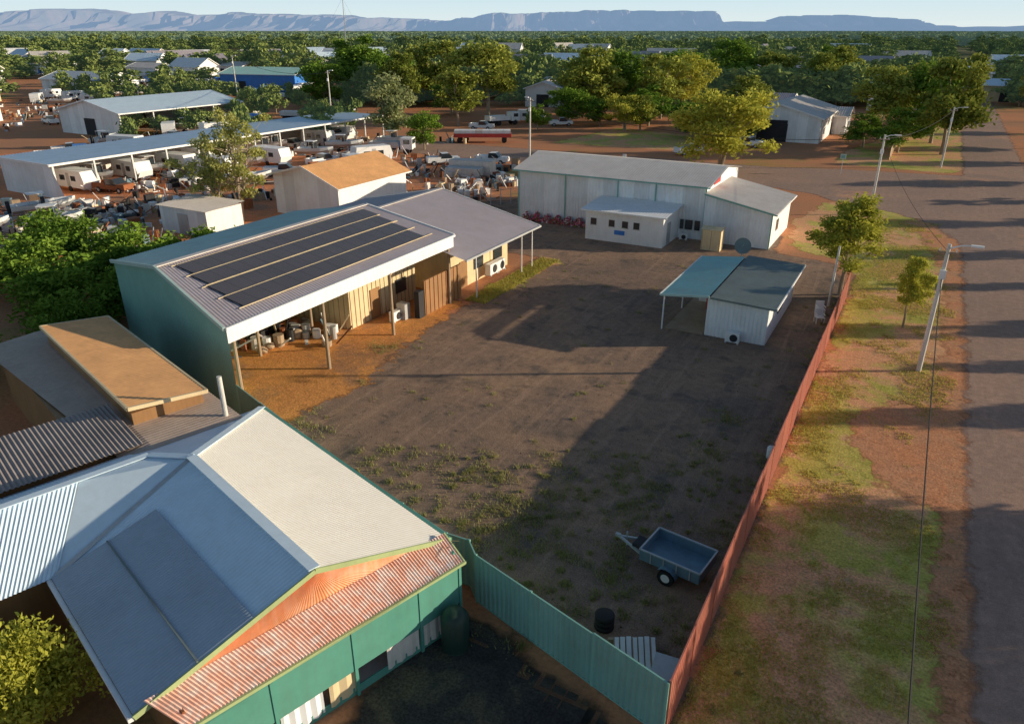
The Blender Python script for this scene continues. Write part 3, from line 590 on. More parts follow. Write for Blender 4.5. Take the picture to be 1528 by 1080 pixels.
# ------------------------------------------------------------------ generic shed
def shed(name,cx,cy,lx,ly,h,rh,wall,roof,rz=0,axis='y',open_side=None,roof2=None):
    S=empty(name,(cx,cy,0),rz); b=MB(); X,Y=lx/2,ly/2
    if axis=='y': g=lambda s:[(-X,s*Y,0),(X,s*Y,0),(X,s*Y,h),(0,s*Y,rh),(-X,s*Y,h)]; sides=[[(s*X,-Y,0),(s*X,Y,0),(s*X,Y,h),(s*X,-Y,h)] for s in (-1,1)]
    else: g=lambda s:[(s*X,-Y,0),(s*X,Y,0),(s*X,Y,h),(s*X,0,rh),(s*X,-Y,h)]; sides=[[(-X,s*Y,0),(X,s*Y,0),(X,s*Y,h),(-X,s*Y,h)] for s in (-1,1)]
    P4=[('g-',g(-1)),('g+',g(1)),('s-',sides[0]),('s+',sides[1])]
    for k,p in P4:
        if k!=open_side: b.poly(p,wall)
    b.make('walls',S); b=MB(); o=.5; dz=(rh-h)/(X if axis=='y' else Y)*o
    if axis=='y':
        b.corr((0,-Y-o,rh+.05),(0,Y+o,rh+.05),(X+o,Y+o,h-dz+.05),(X+o,-Y-o,h-dz+.05),.4,.03,roof); b.corr((0,-Y-o,rh+.05),(0,Y+o,rh+.05),(-X-o,Y+o,h-dz+.05),(-X-o,-Y-o,h-dz+.05),.4,.03,roof2 or roof)
        b.beam((X+o,-Y-o,h-dz),(X+o,Y+o,h-dz),.1,.2,'white')
        for s in (-1,1): b.beam((0,s*(Y+o),rh),(X+o,s*(Y+o),h-dz),.06,.25,'white'); b.beam((0,s*(Y+o),rh),(-X-o,s*(Y+o),h-dz),.06,.25,'white')
    else:
        b.corr((-X-o,0,rh+.05),(X+o,0,rh+.05),(X+o,-Y-o,h-dz+.05),(-X-o,-Y-o,h-dz+.05),.4,.03,roof); b.corr((-X-o,0,rh+.05),(X+o,0,rh+.05),(X+o,Y+o,h-dz+.05),(-X-o,Y+o,h-dz+.05),.4,.03,roof2 or roof)
        b.beam((-X-o,-Y-o,h-dz),(X+o,-Y-o,h-dz),.1,.2,'white')
        for s in (-1,1): b.beam((s*(X+o),0,rh),(s*(X+o),-Y-o,h-dz),.06,.25,'white'); b.beam((s*(X+o),0,rh),(s*(X+o),Y+o,h-dz),.06,.25,'white')
    b.make('roof',S); b=MB()
    if axis=='y':
        b.box(-1.6,1.6,-Y-.04,-Y-.005,0,min(3,h*.8),'dark'); b.box(X+.005,X+.04,-Y*.6,-Y*.6+1.4,1.1,2.1,'glass'); b.box(X+.005,X+.04,Y*.3,Y*.3+1,0,2.1,'dark')
    else:
        b.box(-X*.5,-X*.5+2.6,-Y-.04,-Y-.005,0,min(2.8,h*.8),'dark'); b.box(X*.2,X*.2+1.4,-Y-.04,-Y-.005,1.1,2.1,'glass'); b.box(X+.005,X+.04,-.8,.8,1.0,2.1,'glass')
    if open_side=='s+' :
        for i in range(5): b.box(X-.1,X+.1,-Y+i*ly/4-.1,-Y+i*ly/4+.1,0,h,'steel')
    b.make('openings',S); return S
S=empty('rust_roofed_shed'); b=MB()
b.poly([(-60.5,57.5,0),(-51.7,57.5,0),(-51.7,57.5,3.4),(-56,57.5,5.2),(-60.5,57.5,4.1)],'whitewall'); b.poly([(-51.7,57.5,0),(-51.7,69,0),(-51.7,69,3.4),(-51.7,57.5,3.4)],'whitewall'); b.poly([(-60.5,69,0),(-51.7,69,0),(-51.7,69,3.4),(-56,69,5.2),(-60.5,69,4.1)],'whitewall'); b.poly([(-60.5,57.5,0),(-60.5,69,0),(-60.5,69,4.1),(-60.5,57.5,4.1)],'whitewall')
b.make('walls',S)
b=MB(); b.corr((-56,57,5.3),(-56,69.5,5.3),(-51.2,69.5,3.35),(-51.2,57,3.35),.25,.015,'orange'); b.corr((-56,57,5.3),(-56,69.5,5.3),(-61,69.5,4.05),(-61,57,4.05),.25,.015,'orange'); b.beam((-51.2,57,3.3),(-51.2,69.5,3.3),.1,.14,'white'); b.beam((-56,56.98,5.25),(-51.2,56.98,3.3),.06,.2,'white'); b.beam((-56,56.98,5.25),(-61,56.98,4.0),.06,.2,'white'); b.make('roof',S)
b=MB(); S=empty('low_white_store'); b.box(-64.5,-58,46.2,50.5,0,2.5,'whitewall'); b.make('walls',S); b=MB(); b.corr((-64.8,46,2.55),(-57.7,46,2.55),(-57.7,50.8,2.75),(-64.8,50.8,2.75),.25,.02,'zinc'); b.box(-62,-60.6,46.15,46.19,0,2,'steel'); b.make('roof',S)
S=empty('long_open_shed'); b=MB(); b.corr((-98.5,50,4.1),(-98.5,112,4.1),(-88,112,3.9),(-88,50,3.9),.4,.03,'bluew'); b.beam((-88,50,3.8),(-88,112,3.8),.1,.25,'white'); b.beam((-98.5,49.98,3.95),(-88,49.98,3.8),.06,.3,'white'); b.make('roof',S)
b=MB(); b.poly([(-98.3,50.2,0),(-86.4,50.2,0),(-88.2,50.2,3.8),(-98.3,50.2,4)],'whitewall'); b.poly([(-98.3,50.2,0),(-98.3,112,0),(-98.3,112,4),(-98.3,50.2,4)],'zinc')
for i in range(13): b.box(-88.3,-88.1,50.4+i*5.1,50.6+i*5.1,0,3.8,'steel')
b.make('walls_and_posts',S)
shed('large_white_shed',-138,102,18,28,4.3,6.2,'whitewall','bluew',0,'y','s+')
shed('grey_shed',-24,152,14,22,4.2,6.2,'whitewall','zinc',0,'y'); b=MB(); b.box(-27.5,-22.5,140.85,140.95,0,3.6,'dark'); b.make('shed_doorway')
# ------------------------------------------------------------------ foreground house
HA=math.radians(-17); Hs=empty('foreground_house',(-20.3,13.9,0),HA)
b=MB(); b.corr((0,0,4.5),(8.1,0,4.5),(8.1,4.7,3.0),(-4.5,4.7,3.0),.12,.004,'cream'); b.make('roof_north',Hs)
b=MB(); b.corr((0,0,4.5),(8.1,0,4.5),(8.0,-4.9,3.0),(1.2,-4.9,3.0),.14,.008,'bluew'); b.make('roof_south',Hs)
b=MB(); b.corr((1.45,-1.85,4.0),(8.14,-1.85,4.0),(8.05,-5.05,3.03),(1.3,-5.05,3.03),.11,.008,'slate')
b.beam((1.4,-3.4,3.56),(8.1,-3.4,3.56),.05,.03,'darkroof'); b.make('roof_south_sheets',Hs)
b=MB(); b.corr((-1.6,-.9,4.25),(-1.6,-16,4.25),(-4.6,-16,3.0),(-4.6,-.9,3.0),.14,.008,'bluew'); b.poly([(0,0,4.48),(-1.6,-.9,4.25),(-4.6,-.9,3.0),(-4.6,4.7,3.0)],'bluew'); b.make('roof_west',Hs)
b=MB(); b.corr((-1.6,-3.2,4.25),(-1.6,-16,4.25),(1.3,-16,3.0),(1.3,-4.9,3.0),.14,.016,'bluew'); b.poly([(0,0,4.47),(1.25,-4.9,2.99),(-1.6,-3.2,4.22),(-1.6,-.9,4.24)],'bluew'); b.make('roof_wing_east',Hs)
b=MB(); b.beam((0,0,4.55),(8.15,0,4.55),.34,.03,'bluew'); b.beam((0,0,4.54),(-4.55,4.72,3.04),.3,.03,'bluew'); b.beam((-1.6,-.9,4.3),(-1.6,-16,4.3),.3,.03,'bluew'); b.beam((0,0,4.54),(-1.6,-.9,4.3),.3,.03,'bluew'); b.beam((0,0,4.5),(1.3,-4.9,3.05),.2,.02,'steel')
b.beam((8.17,0,4.46),(8.17,4.75,2.96),.05,.16,'trim'); b.beam((8.17,0,4.46),(8.1,-5.05,2.96),.05,.16,'trim'); b.beam((-4.5,4.78,2.93),(8.15,4.78,2.93),.13,.12,'greenhouse'); b.beam((1.3,-5.12,2.93),(8.1,-5.12,2.93),.13,.12,'white')
for i in range(5): b.tube([(8.2+.02*i,4.6-.1*i,3.02),(8.45+.05*i,4.9-.22*i,2.98+.06*(i%2))],[.012,.008],'wood',4)
b.make('trim',Hs)
b=MB(); b.corr((8.0,-4.6,3.0),(8.0,4.5,3.0),(8.0,.05,4.4),(8.0,-.05,4.4),.12,.012,'redgable'); b.make('gable_sheet',Hs)
b=MB(); b.corr((8.02,-4.75,3.22),(8.02,4.6,3.22),(9.0,4.6,2.66),(9.0,-4.2,2.66),.10,.018,'redcorr'); b.beam((9.03,-4.25,2.62),(9.03,4.65,2.62),.08,.10,'trim'); b.beam((8.02,4.62,3.2),(9.0,4.62,2.64),.04,.1,'trim'); b.make('skirt_roof',Hs)
b=MB(); b.box(8.84,8.9,-4.1,4.5,1.0,2.6,'greenhouse'); b.box(8.8,8.84,-4.1,4.5,0,.3,'greenhouse')
for yy,w,mt in ((3.0,1.4,'tarp'),(1.6,1.2,'tarp'),(-.4,.9,'creamwall'),(-1.9,1.3,'whitewall'),(-3.3,1.1,'whitewall')): b.corr((8.86,yy,.15),(8.86,yy+w,.15),(8.86,yy+w,1.0),(8.86,yy,1.0),.3,.03,mt)
for yy in (-4.1,-2.0,.5,2.9,4.5): b.box(8.81,8.93,yy-.05,yy+.05,0,2.6,'greenhouse')
b.box(-4.0,7.6,-4.2,4.3,0,2.9,'brownwall'); b.box(-3.9,.9,-15.5,-4.2,0,2.9,'brownwall'); b.box(7.6,8.8,-4.2,4.3,.02,.1,'conc'); b.box(8.0,8.7,4.42,4.5,0,2.9,'greenhouse'); b.box(8.0,8.7,-4.15,-4.08,0,2.9,'rust')
b.make('walls',Hs)
S=empty('rear_outbuilding',(-20.3,13.9,0),HA)
b=MB(); b.corr((-6,-.15,4.22),(-18.5,-.15,4.22),(-18.5,3.05,3.92),(-6,3.05,3.92),.2,.006,'orange')
for p,q in (((-6,-.15,4.15),(-18.5,-.15,4.15)),((-6,3.05,3.86),(-18.5,3.05,3.86)),((-6,-.15,4.15),(-6,3.05,3.86)),((-18.5,-.15,4.15),(-18.5,3.05,3.86))): b.beam(p,q,.1,.16,'creamwall')
b.box(-18.3,-6.2,0,2.9,3.1,3.82,'brownwall'); b.make('raised_roof',S)
b=MB(); b.corr((-3.7,-.1,3.3),(-20.5,-.1,3.3),(-20.5,-2.6,3.05),(-3.7,-1.2,3.1),.2,.008,'taupe'); b.corr((-3.7,-.1,3.3),(-20.5,-.1,3.3),(-20.5,3.5,3.3),(-3.7,3.5,3.3),.2,.008,'taupe'); b.make('lower_roof',S)
b=MB(); b.corr((-8.2,-.3,3.62),(-8.2,-13,3.62),(-4.3,-13,3.35),(-4.3,-.3,3.35),.17,.03,'darkcorr'); b.make('corrugated_roof',S)
b=MB(); b.box(-20,-4.9,-2.0,3.2,0,3.0,'brownwall'); b.box(-8,-4.9,-12.8,-2.0,0,3.25,'brownwall'); b.make('walls',S)
b=MB(); b.tube([(0,0,0),(0,0,5.1)],[.11,.1],'conc',12); o=b.make('vent_pole'); o.location=(-23.6,18.1,0)
e=empty('water_tank',(-10.15,14.75,0)); b=MB(); b.tube([(0,0,0),(0,0,.1),(0,0,1.25),(0,0,1.45),(0,0,1.5)],[.42,.45,.45,.3,.1],'tank',24); b.make('tank',e,True)
# ------------------------------------------------------------------ trailer
e=empty('box_trailer',(-5.05,21.7,0),math.radians(-8)); b=MB()
X,Y=1.15,.78; z0,z1=.5,.92
b.box(-X,X,-Y,Y,z0-.04,z0,'bluegrey')
for y_ in (-Y,Y): b.box(-X,X,y_-.02,y_+.02,z0,z1,'bluegrey'); b.beam((-X,y_,z1),(X,y_,z1),.06,.05,'steel')
for x_ in (-X,X): b.box(x_-.02,x_+.02,-Y+.02,Y-.02,z0,z1,'bluegrey'); b.beam((x_,-Y,z1),(x_,Y,z1),.06,.05,'steel')
for x_ in (-.7,-.2,.3,.8):
    for y_ in (-Y-.03,Y+.03): b.box(x_-.02,x_+.02,y_-.015,y_+.015,z0,z1,'steel')
b.beam((-X,-.5,.45),(-X-1.25,0,.45),.07,.09,'steel'); b.beam((-X,.5,.45),(-X-1.25,0,.45),.07,.09,'steel'); b.box(-X-1.4,-X-1.2,-.06,.06,.42,.54,'steel'); b.tube([(-X-.95,.05,.0),(-X-.95,.05,.75)],[.03,.03],'steel'); b.box(-X-.55,-X-.1,-.3,.3,.5,.62,'dark')
for s in (-1,1):
    yy=s*(Y+.14); b.tube([(0,yy-.1,.31),(0,yy+.1,.31)],[.31,.31],'black',20); b.tube([(0,yy-.105,.31),(0,yy+.105,.31)],[.17,.17],'white',16)
    for i in range(6):
        a0=math.pi*(.08+i*.14); a1=a0+math.pi*.14; b.poly([(.4*math.cos(a0),yy-.13,.31+.4*math.sin(a0)),(.4*math.cos(a1),yy-.13,.31+.4*math.sin(a1)),(.4*math.cos(a1),yy+.13,.31+.4*math.sin(a1)),(.4*math.cos(a0),yy+.13,.31+.4*math.sin(a0))],'bluegrey')
b.tube([(0,-Y,.31),(0,Y,.31)],[.04,.04],'steel'); b.make('trailer_body',e)
e=empty('stacked_boards',(-4.9,16.7,0),.5); b=MB()
for i in range(7):
    q=-.62+i*.19; b.poly([(q,-.6,.08),(q+.15,-.6,.08),(q+.15+.1,.65,.55+.02*(i%3)),(q+.1,.65,.55+.02*(i%3))],'white'); b.beam((q,-.6,.06),(q+.1,.65,.53),.04,.04,'wood')
b.box(-.7,.8,.6,.7,0,.5,'wood'); b.make('boards',e)
e=empty('metal_cabinet',(-3.85,16.4,0),.1); b=MB(); b.box(-.32,.32,-.45,.45,0,.75,'whitewall'); b.box(-.35,.35,-.48,.48,.75,.8,'steel'); b.box(-.33,-.32,-.01,.01,.05,.7,'dark'); b.make('body',e)
e=empty('car_tyre',(-6.3,17.8,0)); b=MB()
for k in range(3): b.tube([(0,0,k*.2),(0,0,k*.2+.04),(0,0,k*.2+.15),(0,0,k*.2+.19)],[.26,.33,.33,.26],'black',18)
b.make('tyres',e,True)
e=empty('plastic_drum',(-3.6,31.3,0)); b=MB(); b.tube([(0,0,0),(0,0,.05),(0,0,.55),(0,0,.6)],[.17,.2,.2,.17],'white',16); b.make('drum',e,True)
# ------------------------------------------------------------------ poles
def lamp(x,y,h,arm=2.2,ad=1,name='street_lamp',mat='conc',box=True):
    e=empty(name,(x,y,0)); b=MB(); b.tube([(0,0,0),(0,0,h*.5),(0,0,h)],[.15,.13,.1],mat,10)
    b.tube([(0,0,h-.25),(ad*arm*.5,0,h-.02),(ad*arm,0,h+.03)],[.05,.045,.04],'white',6); b.box(ad*arm-.1,ad*arm+.5,-.12,.12,h-.02,h+.08,'white')
    if box: b.box(-.16,.16,-.28,-.12,h-1.9,h-1.4,'white'); b.box(-.5,.5,-.05,.05,h-.5,h-.4,'wood')
    for i in (-.4,.4): b.tube([(i,0,h-.4),(i,0,h-.25)],[.035,.03],'white',6)
    b.make('pole',e)
lamp(2,45.3,7.5,1.1); lamp(-4.2,87.2,8.2,1.0,1); lamp(2,124.3,8.2,1.2); lamp(-52.5,101.2,9,.8,-1)
lamp(2.4,170,8.5,1.2)
x,y=W(-35,150); lamp(x,y,11,.8,1)
x,y=W(-72,205); lamp(x,y,12,.8,1)
e=empty('timber_post',(-4.1,54.4,0)); b=MB(); b.tube([(0,0,0),(.05,0,4.4)],[.09,.07],'conc',8); b.make('post',e)
def wire(p,q,sag,r=.018,name='power_line'):
    b=MB(); pts=[]
    for i in range(25):
        t=i/24; pts.append((p[0]+(q[0]-p[0])*t,p[1]+(q[1]-p[1])*t,p[2]+(q[2]-p[2])*t-sag*4*t*(1-t)))
    b.tube(pts,[r]*25,'black',5,False); b.make(name)
wire((2,45.2,5.6),(1.7,-6,7.3),.7,.022); wire((2,45.3,7.1),(-4.2,87.2,7.8),.9,.014)
wire((-4.2,87.2,7.8),(2,124.3,7.8),.8,.022); wire((-52.5,101.2,8.6),(-4.2,87.2,7.8),1.8,.028); wire((2,124.3,7.8),(2.4,170,8),.8,.03)
x,y=W(-35,150); wire((-52.5,101.2,8.6),(x,y,10.6),1.6,.03); x2,y2=W(-72,205); wire((x,y,10.6),(x2,y2,11.6),1.6,.04)
e=empty('radio_mast',(*W(-93,450),0)); b=MB(); b.tube([(0,0,0),(0,0,36)],[.45,.14],'steel',4)
for k in range(3):
    a=k*2.09; b.tube([(0,0,34),(22*math.cos(a),22*math.sin(a),0)],[.04,.04],'steel',4,False)
b.make('mast',e)
# ------------------------------------------------------------------ vehicles & yards
def ute(x,y,rz,col='white',name='parked_ute'):
    e=empty(name,(x,y,0),rz); b=MB()
    b.box(-2.4,2.4,-.88,.88,.45,.95,col); b.box(1.2,2.35,-.85,.85,.95,1.08,col)
    q=[(-.4,.95),(-.3,1.65),(.75,1.68),(1.35,1.05)]
    for s in (-.8,.8): b.poly([(a,s,c) for a,c in q],'glass')
    b.poly([(q[1][0],-.8,1.65),(q[2][0],-.8,1.68),(q[2][0],.8,1.68),(q[1][0],.8,1.65)],col)
    b.poly([(.75,-.8,1.68),(1.35,-.8,1.05),(1.35,.8,1.05),(.75,.8,1.68)],'glass'); b.poly([(-.4,-.8,.95),(-.3,-.8,1.65),(-.3,.8,1.65),(-.4,.8,.95)],'glass')
    b.box(-2.38,-.45,-.86,-.8,.95,1.2,col); b.box(-2.38,-.45,.8,.86,.95,1.2,col); b.box(-2.4,-2.34,-.86,.86,.95,1.2,col)
    for wx in (-1.5,1.55):
        for s in (-1,1): b.tube([(wx,s*.7,.36),(wx,s*.92,.36)],[.36,.36],'black',14); b.tube([(wx,s*.92,.36),(wx,s*.93,.36)],[.18,.18],'steel',10)
    b.make('body',e)
def truck(x,y,rz,c1='blue',c2='white',name='truck',L=7):
    e=empty(name,(x,y,0),rz); b=MB(); b.box(-L/2,L/2,-.5,.5,.7,.95,'dark'); b.box(L/2-1.9,L/2,-1.15,1.15,.8,2.5,c1); b.box(L/2-.02,L/2+.02,-1,1,1.6,2.3,'glass'); b.box(L/2-1.4,L/2-.4,-1.17,1.17,1.6,2.25,'glass')
    b.box(-L/2,L/2-2.2,-1.2,1.2,1.0,1.15,c2); b.box(-L/2,L/2-2.2,-1.2,-1.12,1.15,1.9,c2); b.box(-L/2,L/2-2.2,1.12,1.2,1.15,1.9,c2); b.box(-L/2,-L/2+.08,-1.12,1.12,1.15,1.9,c2)
    for wx in (-L/2+1,-L/2+2.2,L/2-1):
        for s in (-1,1): b.tube([(wx,s*.8,.5),(wx,s*1.15,.5)],[.5,.5],'black',14)
    b.make('body',e)
def flatbed(x,y,rz,L=10):
    e=empty('semi_trailer',(x,y,0),rz); b=MB(); b.box(-L/2,L/2,-1.2,1.2,1.0,1.2,'red'); b.box(-L/2,L/2,-1.24,-1.2,.95,1.6,'red'); b.box(L/2,L/2+.05,-1.2,1.2,.95,1.6,'red')
    for i in range(8): x0=-L/2+.1+i*(L-.2)/8; b.box(x0,x0+(L-.5)/8,-1.1,1.1,1.2,2.1,random.choice(['white','white','zinc']))
    for wx in (-L/2+1,-L/2+2.1,L/2-1.2):
        for s in (-1,1): b.tube([(wx,s*.8,.45),(wx,s*1.15,.45)],[.45,.45],'black',14)
    b.make('body',e)
def caravan(x,y,rz,name='caravan',L=5.5,c='white'):
    e=empty(name,(x,y,0),rz); b=MB(); pr=[(-L/2,.5),(L/2,.5),(L/2+.25,1.3),(L/2-.15,2.5),(-L/2+.1,2.55),(-L/2-.1,1.5)]
    n=len(pr)
    for s in (-1.1,1.1): b.poly([(a,s,z) for a,z in pr],c)
    for i in range(n): (a0,z0),(a1,z1)=pr[i],pr[(i+1)%n]; b.poly([(a0,-1.1,z0),(a1,-1.1,z1),(a1,1.1,z1),(a0,1.1,z0)],c)
    for s in (-1.115,1.115): b.box(-1.6,-.6,s-.01,s+.01,1.3,1.9,'glass'); b.box(.6,1.5,s-.01,s+.01,1.3,1.9,'glass'); b.box(-.3,.3,s-.01,s+.01,.6,2.2,'steel'); b.tube([(0.2,s-.1,.33),(.2,s+.02,.33)],[.33,.33],'black',12)
    b.beam((L/2,0,.5),(L/2+1.2,0,.5),.1,.1,'steel'); b.make('body',e)
def boat(x,y,rz,name='boat',L=6,c='white'):
    e=empty(name,(x,y,0),rz); b=MB(); st=[(-L/2,1.05,.7,1.6),(-L/6,1.15,.65,1.65),(L/5,1.0,.75,1.75),(L/2.6,.55,1.0,1.85),(L/2,.04,1.5,1.95)]
    for (x0,w0,k0,g0),(x1,w1,k1,g1) in zip(st[:-1],st[1:]):
        for s in (-1,1): b.poly([(x0,s*w0,g0),(x1,s*w1,g1),(x1,s*w1*.75,(k1+g1)/2),(x0,s*w0*.8,(k0+g0)/2)],c); b.poly([(x0,s*w0*.8,(k0+g0)/2),(x1,s*w1*.75,(k1+g1)/2),(x1,0,k1),(x0,0,k0)],'steel')
        b.poly([(x0,-w0*.9,g0-.3),(x0,w0*.9,g0-.3),(x1,w1*.9,g1-.3),(x1,-w1*.9,g1-.3)],'steel')
    b.poly([(-L/2,-1.05,1.6),(-L/2,1.05,1.6),(-L/2,.84,1.1),(-L/2,0,.7),(-L/2,-.84,1.1)],c); b.box(-.3,.1,-.6,.6,1.4,2.3,'glass'); b.box(-1.4,.2,-.7,.7,2.6,2.66,c)
    for sx in (-1.3,.1):
        for s in (-.65,.65): b.beam((sx,s,1.4),(sx,s,2.6),.04,.04,'steel')
    b.box(-L/2-.35,-L/2,-.18,.18,.9,2.1,'dark')
    for s in (-.95,.95): b.tube([(-.8,s-.1,.33),(-.8,s+.1,.33)],[.33,.33],'black',12)
    b.beam((-L/2,0,.45),(L/2+1,0,.5),.1,.1,'steel'); b.beam((-.8,-.95,.33),(-.8,.95,.33),.08,.08,'steel'); b.make('hull',e)
def junk(x,y,n,rx,ry,name='scrap_pile',s=1.):
    e=empty(name,(x,y,0)); b=MB()
    for i in range(n):
        a,c=random.gauss(0,rx),random.gauss(0,ry); k=random.choice(['rust','steel','white','dark','wood','bluegrey','zinc','creamwall','rust','steel','black','white'])
        t=random.random()
        if t<.4: w,l,h=[random.uniform(.2,1.1)*s for _ in range(3)]; b.box(a-w/2,a+w/2,c-l/2,c+l/2,0,h,k,rz=random.random()*3)
        elif t<.75: h=random.uniform(.1,1.6); b.beam((a,c,.1),(a+random.uniform(-1.6,1.6)*s,c+random.uniform(-1.6,1.6)*s,h),.09,.09,k)
        else: q=random.uniform(.2,.35); b.tube([(a,c,0),(a,c,random.uniform(.2,.9))],[q,q],k,10)
    b.make('pieces',e)
junk(-36.5,29.5,46,1.8,1.5,'stored_goods',.9); junk(-33,32.0,34,1.4,.9,'stored_goods',.7)
for i,y in enumerate(range(54,110,4)):
    f=random.choice([caravan,boat,ute,boat,caravan]); f(-92+random.uniform(-1,1),y+random.uniform(-1,1),random.choice([0,.05,-.08]))
    if i%2: junk(-88.5,y,18,1.8,1.4)
boat(-80,44,1.2); boat(-73,41,.8,L=5); boat(-77,36,1.0,L=5)
for (x,y,q,a,c) in [(-75,39,80,3,3),(-70,43,70,2.5,2),(-84,60,70,3,3),(-80,68,60,3,3),(-66,40,50,2,2),(-68,36,60,3,2),(-62,41,50,2,1.5),(-80,48,60,3,2),(-85,42,50,3,2),(-72,57,46,2,3),(-78,92,50,3,3),(-66,80,50,2.5,3),(-60,84,50,2.5,3),(-50,78,60,2,3),(-46,74,34,1.5,2),(-54,92,40,3,2),(-74,50,50,3,2),(-68,62,40,2,3),(-66,92,40,4,2),(-47,84,40,2,2)]: junk(x,y,q,a,c)
ute(-77,83,1.4); boat(-84,75,.2); boat(-83,95,.5); boat(-82,87,.3); boat(-79,103,.1); caravan(-84,80,.0); caravan(-72,88,1.1); ute(-62,92,.8); caravan(-66,74,.4); truck(-70,78,1.2,'white','rust'); ute(-86,56,.2,'rust'); ute(-84,65,.1); caravan(-84,70,.1); ute(-76,74,.6); boat(-74,66,.9); truck(-75,97,.4,'white','steel'); ute(-56,96,.2)
for (x,y,f) in [(-104,60,boat),(-106,70,caravan),(-104,80,ute),(-107,90,boat),(-112,66,truck),(-114,78,caravan),(-118,90,ute),(-122,80,boat),(-116,98,caravan),(-108,104,truck),(-120,72,ute),(-126,100,boat),(-124,94,caravan),(-110,84,ute),(-104,98,caravan)]: f(x,y,random.random()*3)
for (x,y) in [(-108,64),(-110,74),(-116,84),(-104,92),(-118,104),(-124,88)]: junk(x,y,30,3,3)
e=empty('shipping_crates',(-54.5,88,0),.2); b=MB(); b.box(-3,3,-1.2,1.2,0,1.8,'zinc'); b.box(-2.6,2.2,-3.6,-1.6,0,1.2,'steel'); b.box(-3.02,3.02,-1.0,-.9,1.81,1.86,'steel'); b.make('crates',e)
flatbed(-69,115,.5); junk(-74,112,14,2,2)
x,y=W(-2,160); truck(x,y,1.0,'white','white'); x,y=W(4,165); caravan(x,y,.3); x,y=W(10,158); ute(x,y,.6); x,y=W(-6,152); ute(x,y,.2)
for xc,yc in ((-78,240),(-88,235),(-68,238),(-95,245)): x,y=W(xc,yc); truck(x,y,random.random(),'blue','blue')
for xc,yc in ((-115,290),(-125,280),(-60,300),(35,150),(28,120),(40,128)): x,y=W(xc,yc); ute(x,y,random.random()*3,random.choice(['white','steel','red']))
for i in range(72):
    d=random.uniform(150,340); x,y=W(-d*random.uniform(.2,.62),d); random.choice([ute,caravan,boat,truck])(x,y,random.random()*3)
for i in range(18): junk(*W(-random.uniform(60,150),random.uniform(150,280)),30,5,5)
# ------------------------------------------------------------------ town sheds
def TS(xc,yc,lx,ly,h,rh,wall='whitewall',roof='zinc',rz=0,axis='x',name='metal_shed'): x,y=W(xc,yc); shed(name,x,y,lx,ly,h,rh,wall,roof,rz,axis)
TS(-80,262,28,16,5,6.8,'blue','tealroof',.2,name='teal_roofed_shed'); TS(-134,250,26,14,4,6,'whitewall','slate',.1,'x'); TS(-118,165,10,12,3,3.6,'whitewall','taupe'); TS(-190,262,18,12,4,5); TS(-150,215,14,10,3,3.8,'creamwall','taupe')
TS(-245,420,24,14,5,7); TS(-205,430,20,14,5,6.5,roof='greyroof'); TS(-300,430,20,12,5,6.5); TS(-150,330,18,10,4,5.5); TS(-330,520,26,12,5,7); TS(-120,345,18,10,4,5.5); TS(-200,350,22,12,4.5,6); TS(-170,390,22,12,4.5,6,roof='white')
TS(9,205,9,12,4.5,6,'white','zinc',.3,'y'); TS(14,235,10,8,4,5.2); TS(6,300,14,9,5,7); TS(70,420,24,14,5,7,roof='bluew'); TS(95,270,24,14,5,7,roof='greyroof'); TS(78,238,24,12,5,7,roof='zinc'); TS(112,228,16,10,4.5,6,roof='bluew'); TS(130,380,20,10,5,6.5,roof='greyroof')
TS(97,190,18,10,4.6,6.2,roof='bluew'); TS(60,150,10,8,3.4,4.6,roof='zinc'); TS(58,178,12,9,3.6,5,roof='greyroof'); TS(170,300,22,12,4,5.5,roof='bluew'); TS(-60,345,18,12,4.5,6); TS(25,330,18,10,5,6.5,'white','white'); TS(-20,420,20,12,5,6.5)
TS(142,216,26,12,4.2,5.6,'creamwall','bluew'); TS(160,240,12,8,3,4); TS(150,270,24,12,5,6.5)
rs=random.Random(3)
for i in range(26): TS(rs.uniform(-300,-50),rs.uniform(290,520),rs.uniform(12,26),rs.uniform(9,14),5,8,rs.choice(['whitewall','creamwall','whitewall']),rs.choice(['zinc','bluew','greyroof','white']),rs.choice([0,.3,1.2]))
for i in range(18): TS(rs.uniform(-40,260),rs.uniform(300,620),rs.uniform(12,26),rs.uniform(9,14),5,9,'whitewall',rs.choice(['zinc','bluew','greyroof','white']),rs.choice([0,.3,1.2]))
e=empty('paling_fence'); b=MB()
for i in range(60): y=128+i*.9; b.box(-5.02,-4.98,y,y+.8,0,1.7,'wood')
b.make('palings',e)
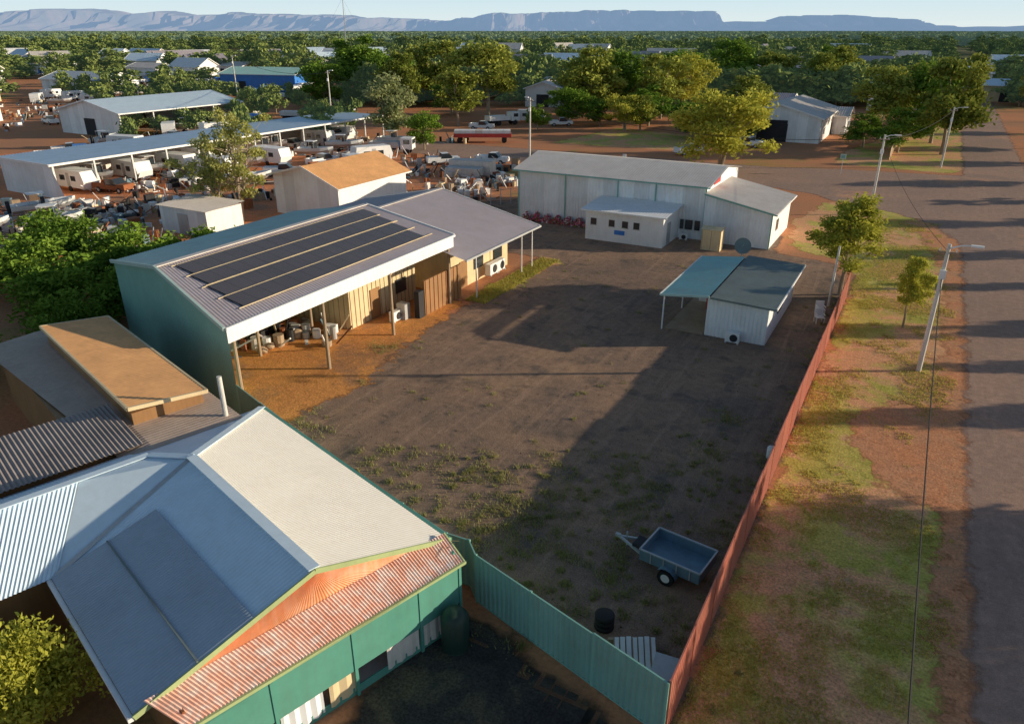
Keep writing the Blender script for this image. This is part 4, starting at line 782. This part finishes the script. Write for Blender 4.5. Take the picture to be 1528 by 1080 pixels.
e=empty('road_sign',(-10,112,0)); b=MB(); b.tube([(0,0,0),(0,0,2.6)],[.04,.04],'steel'); b.box(-.35,.35,-.03,.0,2.0,2.6,'white'); b.box(-.28,.28,-.045,-.031,2.07,2.53,'greenwall'); b.make('sign',e)
e=empty('letterbox_drum',(-38.5,104,0)); b=MB(); b.tube([(0,0,0),(0,0,1.1)],[.3,.3],'greenwall',12); b.box(-.25,.25,-.05,.05,1.1,1.6,'white'); b.make('drum',e)
# ------------------------------------------------------------------ light, sky, camera
EL=math.radians(11.6); AZS=math.radians(60)
sd=Vector((math.sin(AZS)*math.cos(EL),math.cos(AZS)*math.cos(EL),math.sin(EL)))
l=bpy.data.lights.new('sun','SUN'); l.energy=5; l.angle=math.radians(.5); l.color=(1,.85,.62)
o=bpy.data.objects.new('sun',l); COL.objects.link(o); o.rotation_euler=sd.to_track_quat('Z','Y').to_euler()
w=bpy.data.worlds.new('World'); sc.world=w; w.use_nodes=True; nt=w.node_tree; nt.nodes.clear()
sk=N(nt,'ShaderNodeTexSky',sky_type='NISHITA'); sk.sun_disc=False; sk.sun_elevation=EL; sk.sun_rotation=AZS; sk.altitude=100; sk.air_density=1; sk.dust_density=.4; sk.ozone_density=1.4
bg=N(nt,'ShaderNodeBackground',{'Color':sk.outputs[0],'Strength':.108})
dz=N(nt,'ShaderNodeSeparateXYZ',{0:N(nt,'ShaderNodeTexCoord').outputs['Generated']}).outputs[2]
hz=N(nt,'ShaderNodeBackground',{'Color':mixc(nt,mr(nt,dz,0,.05),(.78,.85,.84),(.56,.78,.87)),'Strength':1})
mx=N(nt,'ShaderNodeMixShader',{0:mr(nt,dz,.03,.12,1,0),1:bg.outputs[0],2:hz.outputs[0]})
nt.links.new(mx.outputs[0],N(nt,'ShaderNodeOutputWorld').inputs[0])
cd=bpy.data.cameras.new('camera'); cam=bpy.data.objects.new('camera',cd); COL.objects.link(cam)
cd.sensor_width=36; cd.lens=36*1100/1528; cd.clip_start=.1; cd.clip_end=40000
cam.location=(0,0,18); cam.rotation_euler=(math.radians(90-24.23),0,AZ); sc.camera=cam
sc.view_settings.view_transform='Standard'; sc.view_settings.look='None'; sc.view_settings.exposure=0
